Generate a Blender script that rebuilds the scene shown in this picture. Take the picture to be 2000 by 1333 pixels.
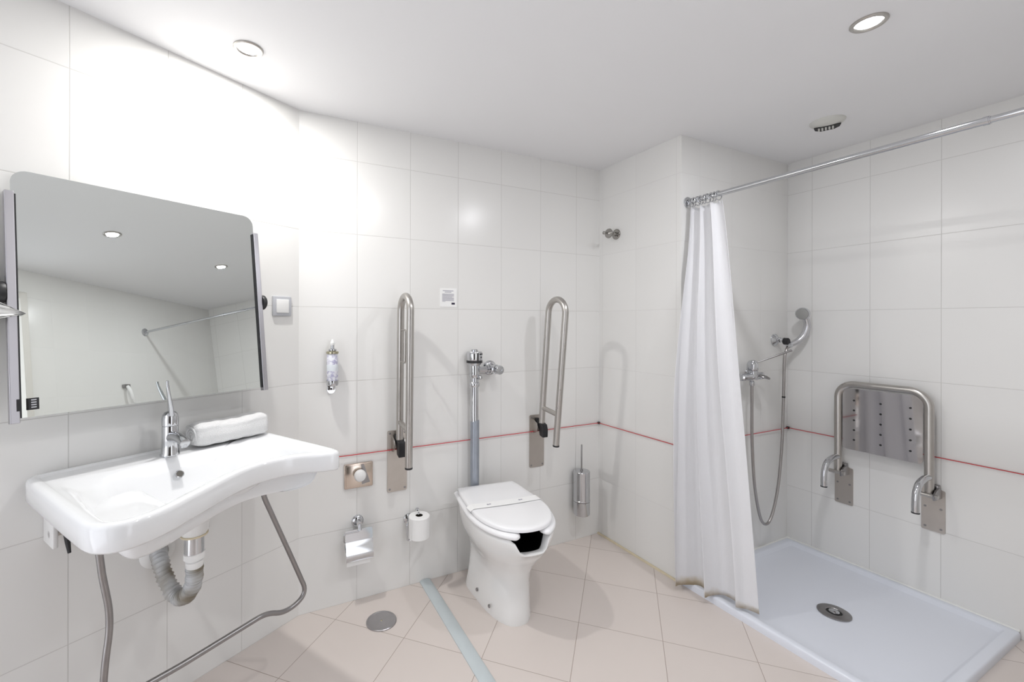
import bpy, bmesh, math, random
from mathutils import Vector, Matrix, Quaternion
random.seed(4)
PI = math.pi
D = bpy.data
for o in list(D.objects):
    D.objects.remove(o)
SC = bpy.context.scene
COL = SC.collection

# ------------------------------------------------------------------ camera
cam_data = D.cameras.new('camera')
cam_data.sensor_width = 36.0
cam_data.lens = 855.83 * 36.0 / 2000.0
cam_data.shift_x = (1000.0 - 917.17) / 2000.0
cam_data.shift_y = -(666.5 - 629.13) / 2000.0
cam_data.clip_start = 0.02
cam = D.objects.new('camera', cam_data)
COL.objects.link(cam)
cam.matrix_world = (Matrix.Translation((0, 0, 1.273)) @ Matrix.Rotation(math.radians(-26.243), 4, 'Z')
                    @ Matrix.Rotation(PI / 2, 4, 'X') @ Matrix.Rotation(0.002, 4, 'Z'))
SC.camera = cam

# ------------------------------------------------------------------ world (daylight outside the open doorway)
w = D.worlds.new('world')
SC.world = w
w.use_nodes = True
w.node_tree.nodes['Background'].inputs[0].default_value = (0.92, 0.94, 1.0, 1)
w.node_tree.nodes['Background'].inputs[1].default_value = 1.8

# ------------------------------------------------------------------ exposure
vs = SC.view_settings
vs.view_transform = 'Standard'
vs.look = 'None'
vs.gamma = 1.0
vs.use_curve_mapping = False
vs.exposure = 0.30

# room numbers
H_CEIL = 2.188
YB = 2.0257           # back wall
XC = 1.8693           # side of the pier
YD = 1.4601           # front of the pier / shower wall
XE = 2.7681           # right wall
YF = -0.24            # wall with the doorway behind the camera
PAB = Vector((0.1755, YB, 0))
ANG = math.radians(29.62)
TA = Vector((math.cos(ANG), math.sin(ANG), 0))
NA = Vector((math.sin(ANG), -math.cos(ANG), 0))

def on_left(u, off, z=0.0):
    """point by the left wall: u metres left of the corner, off metres out of it"""
    return PAB - TA * u + NA * off + Vector((0, 0, z))

LIGHTS = [(-0.017, 1.646, 1.0), (1.679, 0.660, 0.62), (0.80, 0.57, 0.62)]
for i, (lx, ly, k) in enumerate(LIGHTS):
    ld = D.lights.new('downlight_beam', 'AREA')
    ld.shape = 'DISK'
    ld.size = 0.056
    ld.energy = [7.8, 5.6, 4.6][i]
    ld.color = [(1.0, 0.985, 0.96), (0.95, 0.96, 1.0), (1.0, 0.99, 0.98)][i]
    lo = D.objects.new('downlight_beam', ld)
    lo.location = (lx, ly, H_CEIL - 0.007)
    COL.objects.link(lo)

# ------------------------------------------------------------------ materials
def mat(name, color, rough=0.5, metal=0.0, spec=0.5, coat=0.0, emit=None, emit_s=0.0,
        var=0.0, vscale=6.0, bump=0.0, bscale=60.0, trans=0.0, rvar=0.0, sub=0.0):
    m = D.materials.new(name)
    m.use_nodes = True
    nt = m.node_tree
    b = nt.nodes['Principled BSDF']
    b.inputs['Base Color'].default_value = (*color, 1)
    b.inputs['Roughness'].default_value = rough
    b.inputs['Metallic'].default_value = metal
    b.inputs['Specular IOR Level'].default_value = spec
    b.inputs['Coat Weight'].default_value = coat
    b.inputs['Coat Roughness'].default_value = 0.05
    if trans:
        b.inputs['Transmission Weight'].default_value = trans
    if sub:
        b.inputs['Subsurface Weight'].default_value = sub
        b.inputs['Subsurface Radius'].default_value = (0.02, 0.02, 0.02)
    if emit:
        b.inputs['Emission Color'].default_value = (*emit, 1)
        b.inputs['Emission Strength'].default_value = emit_s
    tc = nt.nodes.new('ShaderNodeTexCoord')
    n = nt.nodes.new('ShaderNodeTexNoise')
    n.inputs['Scale'].default_value = vscale
    n.inputs['Detail'].default_value = 4
    nt.links.new(tc.outputs['Object'], n.inputs['Vector'])
    if var:
        r = nt.nodes.new('ShaderNodeMapRange')
        r.inputs['To Min'].default_value = 1 - var
        r.inputs['To Max'].default_value = 1 + var
        nt.links.new(n.outputs['Fac'], r.inputs['Value'])
        mx = nt.nodes.new('ShaderNodeVectorMath')
        mx.operation = 'SCALE'
        mx.inputs[0].default_value = color
        nt.links.new(r.outputs[0], mx.inputs['Scale'])
        nt.links.new(mx.outputs[0], b.inputs['Base Color'])
    if rvar:
        r = nt.nodes.new('ShaderNodeMapRange')
        r.inputs['To Min'].default_value = max(rough - rvar, 0.01)
        r.inputs['To Max'].default_value = rough + rvar
        nt.links.new(n.outputs['Fac'], r.inputs['Value'])
        nt.links.new(r.outputs[0], b.inputs['Roughness'])
    if bump:
        n2 = nt.nodes.new('ShaderNodeTexNoise')
        n2.inputs['Scale'].default_value = bscale
        n2.inputs['Detail'].default_value = 3
        nt.links.new(tc.outputs['Object'], n2.inputs['Vector'])
        bp = nt.nodes.new('ShaderNodeBump')
        bp.inputs['Strength'].default_value = bump
        bp.inputs['Distance'].default_value = 0.004
        nt.links.new(n2.outputs['Fac'], bp.inputs['Height'])
        nt.links.new(bp.outputs[0], b.inputs['Normal'])
    return m

def tile_mat(name, base, grout, w_, h_, pu, pv, line, rot=0.0, axes='XZ', rough=0.25, coat=0.0,
             var=0.012, cloud=0.02, cscale=3.0, spec=0.5, stain=None):
    m = D.materials.new(name)
    m.use_nodes = True
    nt = m.node_tree
    N = nt.nodes.new
    L = nt.links.new
    b = nt.nodes['Principled BSDF']
    tc = N('ShaderNodeTexCoord')
    mp = N('ShaderNodeVectorRotate')
    mp.rotation_type = 'Z_AXIS'
    mp.inputs['Angle'].default_value = -rot
    sub = N('ShaderNodeVectorMath')
    sub.operation = 'SUBTRACT'
    if axes == 'XZ':
        sub.inputs[1].default_value = (pu, 0, pv)
    else:
        sub.inputs[1].default_value = (pu, pv, 0)
    L(tc.outputs['Object'], sub.inputs[0])
    L(sub.outputs[0], mp.inputs['Vector'])
    sep = N('ShaderNodeSeparateXYZ')
    L(mp.outputs[0], sep.inputs[0])
    def math_(op, a, bb=None):
        k = N('ShaderNodeMath')
        k.operation = op
        for i, v in enumerate((a, bb)):
            if v is None:
                continue
            if isinstance(v, (int, float)):
                k.inputs[i].default_value = v
            else:
                L(v, k.inputs[i])
        return k.outputs[0]
    masks, ids = [], []
    for out, s in ((sep.outputs['X'], w_), (sep.outputs['Z' if axes == 'XZ' else 'Y'], h_)):
        q = math_('DIVIDE', out, s)
        q5 = math_('ADD', q, 0.5)
        fr = math_('FRACT', q5)
        d = math_('ABSOLUTE', math_('SUBTRACT', fr, 0.5))
        d = math_('MULTIPLY', d, s)
        r = N('ShaderNodeMapRange')
        r.interpolation_type = 'SMOOTHSTEP'
        r.inputs['From Min'].default_value = line * 0.35
        r.inputs['From Max'].default_value = line
        L(d, r.inputs['Value'])
        masks.append(r.outputs[0])
        ids.append(math_('FLOOR', q))
    mask = math_('MINIMUM', masks[0], masks[1])
    cmb = N('ShaderNodeCombineXYZ')
    L(ids[0], cmb.inputs[0])
    L(ids[1], cmb.inputs[1])
    wn = N('ShaderNodeTexWhiteNoise')
    L(cmb.outputs[0], wn.inputs['Vector'])
    ns = N('ShaderNodeTexNoise')
    ns.inputs['Scale'].default_value = cscale
    ns.inputs['Detail'].default_value = 5
    L(tc.outputs['Object'], ns.inputs['Vector'])
    f = math_('ADD', math_('MULTIPLY', math_('SUBTRACT', wn.outputs['Value'], 0.5), 2 * var),
              math_('MULTIPLY', math_('SUBTRACT', ns.outputs['Fac'], 0.5), 2 * cloud))
    f = math_('ADD', f, 1.0)
    sc = N('ShaderNodeVectorMath')
    sc.operation = 'SCALE'
    sc.inputs[0].default_value = base
    L(f, sc.inputs['Scale'])
    mix = N('ShaderNodeMix')
    mix.data_type = 'RGBA'
    mix.inputs['A'].default_value = (*grout, 1)
    L(mask, mix.inputs['Factor'])
    L(sc.outputs[0], mix.inputs['B'])
    L(mix.outputs['Result'], b.inputs['Base Color'])
    rr = N('ShaderNodeMapRange')
    rr.inputs['To Min'].default_value = 0.8
    rr.inputs['To Max'].default_value = rough
    L(mask, rr.inputs['Value'])
    L(rr.outputs[0], b.inputs['Roughness'])
    b.inputs['Coat Weight'].default_value = coat
    b.inputs['Specular IOR Level'].default_value = spec
    hgt = math_('ADD', mask, math_('MULTIPLY', ns.outputs['Fac'], 0.35))
    bp = N('ShaderNodeBump')
    bp.inputs['Strength'].default_value = 0.35
    bp.inputs['Distance'].default_value = 0.0012
    L(hgt, bp.inputs['Height'])
    L(bp.outputs[0], b.inputs['Normal'])
    return m

CHROME = mat('chrome', (0.60, 0.61, 0.63), 0.08, 1.0, rvar=0.02)
STEEL = mat('brushed_steel', (0.50, 0.48, 0.455), 0.30, 1.0, var=0.06, vscale=25, rvar=0.06)
PLATE = mat('plate_steel', (0.55, 0.51, 0.47), 0.38, 1.0, var=0.06, vscale=30, rvar=0.05)
POLISHED = mat('polished_steel', (0.62, 0.60, 0.60), 0.05, 1.0, bump=0.03, bscale=6)
DKSTEEL = mat('dark_steel', (0.32, 0.31, 0.31), 0.30, 1.0, var=0.1, vscale=40)
GREYPIPE = mat('grey_pipe', (0.36, 0.39, 0.44), 0.42, 0.7, var=0.12, vscale=30)
CERAMIC = mat('white_ceramic', (0.86, 0.87, 0.88), 0.10, 0.0, coat=0.4, var=0.005)
WCER = mat('toilet_ceramic', (0.84, 0.84, 0.83), 0.12, 0.0, coat=0.4, var=0.008)
SEATPL = mat('seat_plastic', (0.87, 0.87, 0.88), 0.22, var=0.006)
BLACK = mat('black_plastic', (0.012, 0.012, 0.014), 0.45, var=0.1)
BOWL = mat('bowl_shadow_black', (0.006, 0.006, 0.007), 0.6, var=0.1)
WHITEP = mat('white_plastic', (0.83, 0.83, 0.82), 0.35, var=0.01)
GREYP = mat('grey_plastic', (0.50, 0.51, 0.54), 0.40, var=0.02)
PAPER = mat('paper', (0.88, 0.88, 0.87), 0.85, var=0.01, bump=0.1, bscale=300)
TOWEL = mat('towel_cotton', (0.90, 0.90, 0.90), 0.95, var=0.02, vscale=80, bump=0.9, bscale=420, spec=0.2)
CURT = mat('curtain_cloth', (0.88, 0.88, 0.90), 0.85, bump=0.25, bscale=260, spec=0.2)
TRAY = mat('tray_acrylic', (0.76, 0.79, 0.86), 0.28, coat=0.1)
CEILM = mat('ceiling_paint', (0.85, 0.85, 0.86), 0.75, var=0.006, vscale=2, bump=0.05, bscale=90)
STRIP = mat('floor_strip_metal', (0.60, 0.66, 0.68), 0.42, 0.25, var=0.05, vscale=12)
REDC = mat('red_cord', (0.55, 0.04, 0.05), 0.6, var=0.1)
DARK = mat('dark_hole', (0.015, 0.015, 0.015), 0.6, var=0.1)
VENTP = mat('vent_plastic', (0.66, 0.66, 0.62), 0.45, var=0.01)
LAMP = mat('lamp_glow', (1, 1, 1), 0.4, emit=(0.97, 0.98, 1.0), emit_s=14.0)
INK = mat('ink_grey', (0.40, 0.39, 0.45), 0.8, var=0.2, vscale=900)
INKD = mat('ink_dark', (0.05, 0.04, 0.07), 0.8, var=0.2, vscale=900)
BRASS = mat('gold_rim', (0.50, 0.47, 0.34), 0.25, 1.0, var=0.05)
SILIC = mat('aged_silicone', (0.66, 0.58, 0.42), 0.6, var=0.15, vscale=14)
SILICW = mat('white_silicone', (0.80, 0.80, 0.78), 0.5, var=0.05, vscale=14)
HOOKM = mat('aged_chrome', (0.36, 0.35, 0.33), 0.16, 1.0, var=0.05)
HOSE = mat('hose_metal', (0.42, 0.40, 0.39), 0.28, 1.0, var=0.05, vscale=60)

def mirror_mat():
    m = mat('mirror_glass', (0.80, 0.83, 0.81), 0.0, 1.0)
    return m
MIRR = mirror_mat()

def hose_grey_mat():
    m = mat('corrugated_hose', (0.42, 0.41, 0.40), 0.45)
    nt = m.node_tree
    b = nt.nodes['Principled BSDF']
    n = nt.nodes.new('ShaderNodeTexNoise')
    n.inputs['Scale'].default_value = 9
    tc = nt.nodes.new('ShaderNodeTexCoord')
    nt.links.new(tc.outputs['Object'], n.inputs['Vector'])
    r = nt.nodes.new('ShaderNodeValToRGB')
    r.color_ramp.elements[0].position = 0.42
    r.color_ramp.elements[0].color = (0.24, 0.21, 0.16, 1)
    r.color_ramp.elements[1].position = 0.6
    r.color_ramp.elements[1].color = (0.56, 0.57, 0.58, 1)
    nt.links.new(n.outputs['Fac'], r.inputs['Fac'])
    nt.links.new(r.outputs[0], b.inputs['Base Color'])
    return m
CORR = hose_grey_mat()

def label_mat():
    m = mat('floral_label', (0.78, 0.78, 0.86), 0.4)
    nt = m.node_tree
    b = nt.nodes['Principled BSDF']
    n = nt.nodes.new('ShaderNodeTexNoise')
    n.inputs['Scale'].default_value = 75
    n.inputs['Detail'].default_value = 4
    tc = nt.nodes.new('ShaderNodeTexCoord')
    nt.links.new(tc.outputs['Object'], n.inputs['Vector'])
    r = nt.nodes.new('ShaderNodeValToRGB')
    r.color_ramp.elements[0].position = 0.40
    r.color_ramp.elements[0].color = (0.45, 0.44, 0.60, 1)
    r.color_ramp.elements[1].position = 0.56
    r.color_ramp.elements[1].color = (0.82, 0.83, 0.88, 1)
    nt.links.new(n.outputs['Fac'], r.inputs['Fac'])
    nt.links.new(r.outputs[0], b.inputs['Base Color'])
    return m
LABEL = label_mat()

def curtain_mat():
    m = CURT
    nt = m.node_tree
    b = nt.nodes['Principled BSDF']
    tc = nt.nodes.new('ShaderNodeTexCoord')
    sep = nt.nodes.new('ShaderNodeSeparateXYZ')
    nt.links.new(tc.outputs['Object'], sep.inputs[0])
    n = nt.nodes.new('ShaderNodeTexNoise')
    n.inputs['Scale'].default_value = 22
    nt.links.new(tc.outputs['Object'], n.inputs['Vector'])
    a = nt.nodes.new('ShaderNodeMath')
    a.operation = 'MULTIPLY_ADD'
    a.inputs[1].default_value = 0.055
    nt.links.new(n.outputs['Fac'], a.inputs[0])
    nt.links.new(sep.outputs['Z'], a.inputs[2])
    r = nt.nodes.new('ShaderNodeMapRange')       # old water stain along the hem
    r.interpolation_type = 'SMOOTHSTEP'
    r.inputs['From Min'].default_value = 0.050
    r.inputs['From Max'].default_value = 0.105
    nt.links.new(a.outputs[0], r.inputs['Value'])
    mx = nt.nodes.new('ShaderNodeMix')
    mx.data_type = 'RGBA'
    mx.inputs['A'].default_value = (0.62, 0.52, 0.36, 1)
    mx.inputs['B'].default_value = (0.93, 0.93, 0.945, 1)
    nt.links.new(r.outputs[0], mx.inputs['Factor'])
    nt.links.new(mx.outputs['Result'], b.inputs['Base Color'])
    # thin cloth lets light through
    out = nt.nodes['Material Output']
    tr = nt.nodes.new('ShaderNodeBsdfTranslucent')
    nt.links.new(mx.outputs['Result'], tr.inputs[0])
    ms = nt.nodes.new('ShaderNodeMixShader')
    ms.inputs[0].default_value = 0.35
    nt.links.new(b.outputs[0], ms.inputs[1])
    nt.links.new(tr.outputs[0], ms.inputs[2])
    nt.links.new(ms.outputs[0], out.inputs[0])
curtain_mat()

def tray_mat():
    nt = TRAY.node_tree
    b = nt.nodes['Principled BSDF']
    tc = nt.nodes.new('ShaderNodeTexCoord')
    mp = nt.nodes.new('ShaderNodeMapping')
    mp.inputs['Location'].default_value = (0.0, 0.12, 0)
    nt.links.new(tc.outputs['Object'], mp.inputs['Vector'])
    wv = nt.nodes.new('ShaderNodeTexWave')
    wv.wave_type = 'RINGS'
    wv.rings_direction = 'Z'
    wv.inputs['Scale'].default_value = 4.2
    wv.inputs['Distortion'].default_value = 1.5
    wv.inputs['Detail Scale'].default_value = 0.8
    nt.links.new(mp.outputs[0], wv.inputs['Vector'])
    bp = nt.nodes.new('ShaderNodeBump')
    bp.inputs['Strength'].default_value = 0.12
    bp.inputs['Distance'].default_value = 0.003
    nt.links.new(wv.outputs['Fac'], bp.inputs['Height'])
    nt.links.new(bp.outputs[0], b.inputs['Normal'])
tray_mat()

# ------------------------------------------------------------------ mesh builder
class MB:
    def __init__(s):
        s.v = []
        s.f = []
    def add(s, vs_, fs):
        n = len(s.v)
        s.v += [Vector(p) for p in vs_]
        s.f += [tuple(i + n for i in f) for f in fs]
        return s
    def loft(s, rings, cap0=True, cap1=True, closed=True):
        n = len(rings[0])
        vs_ = [p for r in rings for p in r]
        fs = []
        m = n if closed else n - 1
        for i in range(len(rings) - 1):
            for j in range(m):
                k = (j + 1) % n
                fs.append((i * n + j, i * n + k, (i + 1) * n + k, (i + 1) * n + j))
        if cap0:
            fs.append(tuple(range(n - 1, -1, -1)))
        if cap1:
            fs.append(tuple((len(rings) - 1) * n + j for j in range(n)))
        return s.add(vs_, fs)
    def box(s, c, size, bev=0.0):
        cx, cy, cz = c
        hx, hy, hz = [q / 2 for q in size]
        if bev <= 0:
            vs_ = [(cx + a * hx, cy + b * hy, cz + d * hz) for a in (-1, 1) for b in (-1, 1) for d in (-1, 1)]
            return s.add(vs_, [(0, 1, 3, 2), (4, 6, 7, 5), (0, 4, 5, 1), (2, 3, 7, 6), (0, 2, 6, 4), (1, 5, 7, 3)])
        bm = bmesh.new()
        bmesh.ops.create_cube(bm, size=1.0)
        for v in bm.verts:
            v.co = Vector((cx + v.co.x * size[0], cy + v.co.y * size[1], cz + v.co.z * size[2]))
        bmesh.ops.bevel(bm, geom=bm.edges[:], offset=bev, segments=3, profile=0.5, affect='EDGES')
        bm.verts.index_update()
        s.add([v.co.copy() for v in bm.verts], [tuple(v.index for v in f.verts) for f in bm.faces])
        bm.free()
        return s
    def tube(s, path, r, seg=16, caps=True, closed=False):
        path = [Vector(p) for p in path]
        n = len(path)
        rad = r if isinstance(r, (list, tuple)) else [r] * n
        tans = []
        for i in range(n):
            if closed:
                t = path[(i + 1) % n] - path[i - 1]
            else:
                t = path[min(i + 1, n - 1)] - path[max(i - 1, 0)]
            if t.length < 1e-9:
                t = tans[-1].copy() if tans else Vector((0, 0, 1))
            tans.append(t.normalized())
        ref = Vector((0, 0, 1)) if abs(tans[0].z) < 0.9 else Vector((1, 0, 0))
        nrm = (ref - tans[0] * ref.dot(tans[0])).normalized()
        rings = []
        for i in range(n):
            if i:
                q = tans[i - 1].rotation_difference(tans[i])
                nrm = (q @ nrm)
                nrm = (nrm - tans[i] * nrm.dot(tans[i])).normalized()
            bi = tans[i].cross(nrm)
            rings.append([path[i] + (nrm * math.cos(a) + bi * math.sin(a)) * rad[i]
                          for a in [2 * PI * k / seg for k in range(seg)]])
        if closed:
            rings.append(rings[0])
            return s.loft(rings, False, False)
        return s.loft(rings, caps, caps)
    def lathe(s, prof, origin=(0, 0, 0), axis=(0, 0, 1), seg=32, cap0=True, cap1=True):
        """prof: list of (radius, height along axis)"""
        ax = Vector(axis).normalized()
        ref = Vector((0, 0, 1)) if abs(ax.z) < 0.9 else Vector((1, 0, 0))
        a = (ref - ax * ref.dot(ax)).normalized()
        b = ax.cross(a)
        o = Vector(origin)
        rings = [[o + ax * h + (a * math.cos(t) + b * math.sin(t)) * max(r, 1e-5)
                  for t in [2 * PI * k / seg for k in range(seg)]] for r, h in prof]
        return s.loft(rings, cap0, cap1)
    def prism(s, outline, axis, d0, d1):
        """outline: 2-D points; axis 'X','Y','Z' = direction of extrusion"""
        def P(a, b, d):
            return {'X': (d, a, b), 'Y': (a, d, b), 'Z': (a, b, d)}[axis]
        return s.loft([[P(a, b, d0) for a, b in outline], [P(a, b, d1) for a, b in outline]])
    def xf(s, M):
        s.v = [M @ p for p in s.v]
        return s
    def build(s, name, m, parent=None, smooth=35, bevel=0.0, loc=None, subsurf=0):
        me = D.meshes.new(name)
        me.from_pydata([tuple(p) for p in s.v], [], s.f)
        me.update()
        bm = bmesh.new()
        bm.from_mesh(me)
        bmesh.ops.remove_doubles(bm, verts=bm.verts, dist=1e-6)
        bmesh.ops.recalc_face_normals(bm, faces=bm.faces)
        bm.to_mesh(me)
        bm.free()
        if smooth:
            for p in me.polygons:
                p.use_smooth = True
            me.set_sharp_from_angle(angle=math.radians(smooth))
        me.materials.append(m)
        o = D.objects.new(name, me)
        COL.objects.link(o)
        if parent:
            o.parent = parent
        if loc is not None:
            o.location = loc
        if bevel:
            bv = o.modifiers.new('bevel', 'BEVEL')
            bv.width = bevel
            bv.segments = 3
            bv.limit_method = 'ANGLE'
            bv.angle_limit = math.radians(40)
        if subsurf:
            ss = o.modifiers.new('sub', 'SUBSURF')
            ss.levels = subsurf
            ss.render_levels = subsurf
        return o

def fillet(pts, r, n=8):
    pts = [Vector(p) for p in pts]
    out = [pts[0]]
    for i in range(1, len(pts) - 1):
        a, b, c = pts[i - 1], pts[i], pts[i + 1]
        rr = r[i - 1] if isinstance(r, (list, tuple)) else r
        d1, d2 = (a - b), (c - b)
        l = min(rr, d1.length * 0.49, d2.length * 0.49)
        p0, p2 = b + d1.normalized() * l, b + d2.normalized() * l
        for k in range(n + 1):
            t = k / n
            # circular-ish quadratic blend
            out.append((1 - t) ** 2 * p0 + 2 * t * (1 - t) * (b * 0.92 + (p0 + p2) * 0.04) + t * t * p2)
    out.append(pts[-1])
    return out

def arc_path(pts, r, n=10):
    """polyline with true circular corners of radius r"""
    pts = [Vector(p) for p in pts]
    out = [pts[0]]
    for i in range(1, len(pts) - 1):
        a, b, c = pts[i - 1], pts[i], pts[i + 1]
        u, v = (a - b).normalized(), (c - b).normalized()
        ang = u.angle(v)
        l = r / math.tan(ang / 2)
        m = (u + v).normalized()
        cen = b + m * (r / math.sin(ang / 2))
        s0, s1 = b + u * l - cen, b + v * l - cen
        for k in range(n + 1):
            t = k / n
            q = (s0 * math.sin((1 - t) * (PI - ang)) + s1 * math.sin(t * (PI - ang))) / math.sin(PI - ang)
            out.append(cen + q)
    out.append(pts[-1])
    return out

def spline(pts, n=8):
    P = [Vector(p) for p in pts]
    P = [P[0] * 2 - P[1]] + P + [P[-1] * 2 - P[-2]]
    out = []
    for i in range(1, len(P) - 2):
        for k in range(n):
            t = k / n
            out.append(0.5 * ((2 * P[i]) + (P[i + 1] - P[i - 1]) * t + (2 * P[i - 1] - 5 * P[i] + 4 * P[i + 1] - P[i + 2]) * t * t
                              + (-P[i - 1] + 3 * P[i] - 3 * P[i + 1] + P[i + 2]) * t ** 3))
    out.append(P[-2])
    return out

def rrect(w_, h_, r, n=6, cx=0, cy=0):
    o = []
    for sx, sy, a0 in ((1, 1, 0), (-1, 1, 90), (-1, -1, 180), (1, -1, 270)):
        for k in range(n + 1):
            a = math.radians(a0 + 90 * k / n)
            o.append((cx + sx * (w_ / 2 - r) + r * math.cos(a), cy + sy * (h_ / 2 - r) + r * math.sin(a)))
    return o

def tag(o, label, cat, group=None):
    o['label'] = label
    o['category'] = cat
    if group:
        o['group'] = group
    return o

def thing(name, label, cat, loc=(0, 0, 0), rotz=0.0, group=None):
    o = D.objects.new(name, None)
    o.empty_display_size = 0.05
    COL.objects.link(o)
    o.location = loc
    o.rotation_euler = (0, 0, rotz)
    return tag(o, label, cat, group)

def struct(o):
    o['kind'] = 'structure'
    return o

# ------------------------------------------------------------------ room shell
WALL = (0.79, 0.784, 0.766)
GROUT = (0.62, 0.61, 0.59)
TW, TH = 0.2538, 0.3343
def wall_tile(name, pu, g=GROUT):
    return tile_mat(name, WALL, g, TW, TH, pu, 0.0, 0.0019, rough=0.22, var=0.010, cloud=0.015, spec=0.40)

def slab(name, p, q, m, z0=0.0, z1=H_CEIL, t=0.10, extra0=0.0, extra1=0.0):
    """wall between p and q; the room lies to the right of p->q seen from above turned so local -Y is the room"""
    p, q = Vector((*p, 0)), Vector((*q, 0))
    d = q - p
    L_ = d.length
    b = MB().box(((L_ + extra1 - extra0) / 2, t / 2, (z0 + z1) / 2), (L_ + extra0 + extra1, t, z1 - z0))
    o = b.build(name, m, smooth=0)
    o.location = p
    o.rotation_euler = (0, 0, math.atan2(d.y, d.x))
    return struct(o)

XW = -1.15                                   # entry side wall
uw = (PAB.x - XW) / TA.x
pA = PAB - TA * uw
slab('wall_left', (pA.x, pA.y), (PAB.x, PAB.y), wall_tile('tile_left', uw - 0.2468), extra0=0.1)
slab('wall_back', (PAB.x, YB), (XC, YB), wall_tile('tile_back', 0.2499), extra0=0.06, extra1=0.1)
slab('wall_pier', (XC, YB), (XC, YD), wall_tile('tile_pier', 0.03, (0.70, 0.69, 0.675)), extra1=-0.0006)
slab('wall_shower', (XC, YD), (XE, YD), wall_tile('tile_shower', 2.5143 - XC, (0.69, 0.68, 0.665)), extra0=-0.0004, extra1=0.1)
slab('wall_right', (XE, YD), (XE, YF), wall_tile('tile_right', YD - 1.3354), extra1=0.1)
# wall with the open doorway, behind the camera
DX0, DX1, DH = 0.48, 0.985, 2.03
mF = wall_tile('tile_front', 0.1, (0.75, 0.74, 0.73))
bF = MB()
LF = XE + 0.1 - XW
def fx(x):          # world x -> local x on that wall (origin at the right corner, running left)
    return XE - x
for (a, b_, z0, z1) in ((XE, DX1, 0, H_CEIL), (DX0, XW - 0.1, 0, H_CEIL), (DX1, DX0, DH, H_CEIL)):
    bF.box(((fx(a) + fx(b_)) / 2, 0.05, (z0 + z1) / 2), (abs(a - b_), 0.10, z1 - z0))
oF = bF.build('wall_front', mF, smooth=0)
oF.location = (XE, YF, 0)
oF.rotation_euler = (0, 0, PI)
struct(oF)
# door frame around the opening
bf = MB()
for x in (DX0 + 0.02, DX1 - 0.02):
    bf.box((x, YF - 0.05, DH / 2), (0.04, 0.13, DH))
bf.box(((DX0 + DX1) / 2, YF - 0.05, DH - 0.02), (DX1 - DX0 - 0.08, 0.13, 0.04))
struct(MB().box((-0.10, YF + 0.012, 1.01), (1.02, 0.022, 2.02), 0.002).build('added_dark_panel', mat('dark_panel_brown', (0.055, 0.045, 0.040), 0.35, var=0.2, vscale=8)))  # unseen dark panel, added so the chrome has something dark to reflect
struct(bf.build('door_1', mat('door_frame_paint', (0.70, 0.68, 0.64), 0.4, var=0.02), bevel=0.003))
# entry side: unseen wide opening, added to let in light from the left
bE = MB()
EY0, EY1 = -0.16, 1.20
for (a, b_, z0, z1) in ((YF - 0.1, EY0, 0, H_CEIL), (EY1, pA.y + 0.1, 0, H_CEIL), (EY0, EY1, 2.08, H_CEIL)):
    bE.box((-0.05, (a + b_) / 2, (z0 + z1) / 2), (0.10, b_ - a, z1 - z0))
oE = bE.build('wall_entry', tile_mat('tile_entry', WALL, GROUT, TW, TH, 0.0, 0.0, 0.0019, rot=PI / 2, rough=0.22), smooth=0)
oE.location = (XW, 0, 0)
struct(oE)
bf = MB()
for y in (EY0 + 0.02, EY1 - 0.02):
    bf.box((XW - 0.05, y, 1.04), (0.13, 0.04, 2.08))
bf.box((XW - 0.05, (EY0 + EY1) / 2, 2.06), (0.13, EY1 - EY0 - 0.08, 0.04))
struct(bf.build('added_opening_frame', D.materials['door_frame_paint'], bevel=0.003))  # frame of the opening added for light from the left

fl = MB().box((0.86, 0.89, -0.05), (4.2, 2.6, 0.10)).build('floor', tile_mat(
    'floor_tile', (0.68, 0.615, 0.575), (0.36, 0.29, 0.25), 0.32729, 0.32729, 0.31573, 1.93045, 0.0016,
    rot=math.radians(-45.537), axes='XY', rough=0.33, var=0.02, cloud=0.05, cscale=2.2, spec=0.4), smooth=0)
struct(fl)
ce = MB().box((0.86, 0.89, H_CEIL + 0.05), (4.2, 2.6, 0.10)).build('ceiling', CEILM, smooth=0)
struct(ce)

# aged sealing beads along the floor
bs = MB().tube([(XC - 0.004, YB, 0.001), (XC - 0.004, 1.47, 0.001)], 0.008, 8)
struct(bs.build('trim_1', SILIC))
bs = MB()
bs.tube([(XC + 0.05, YD - 0.002, 0.032), (XE, YD - 0.002, 0.032)], 0.006, 8)
bs.tube([(XE - 0.002, YD, 0.032), (XE - 0.002, 0.60, 0.032)], 0.006, 8)
struct(bs.build('trim_2', SILICW))

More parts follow.
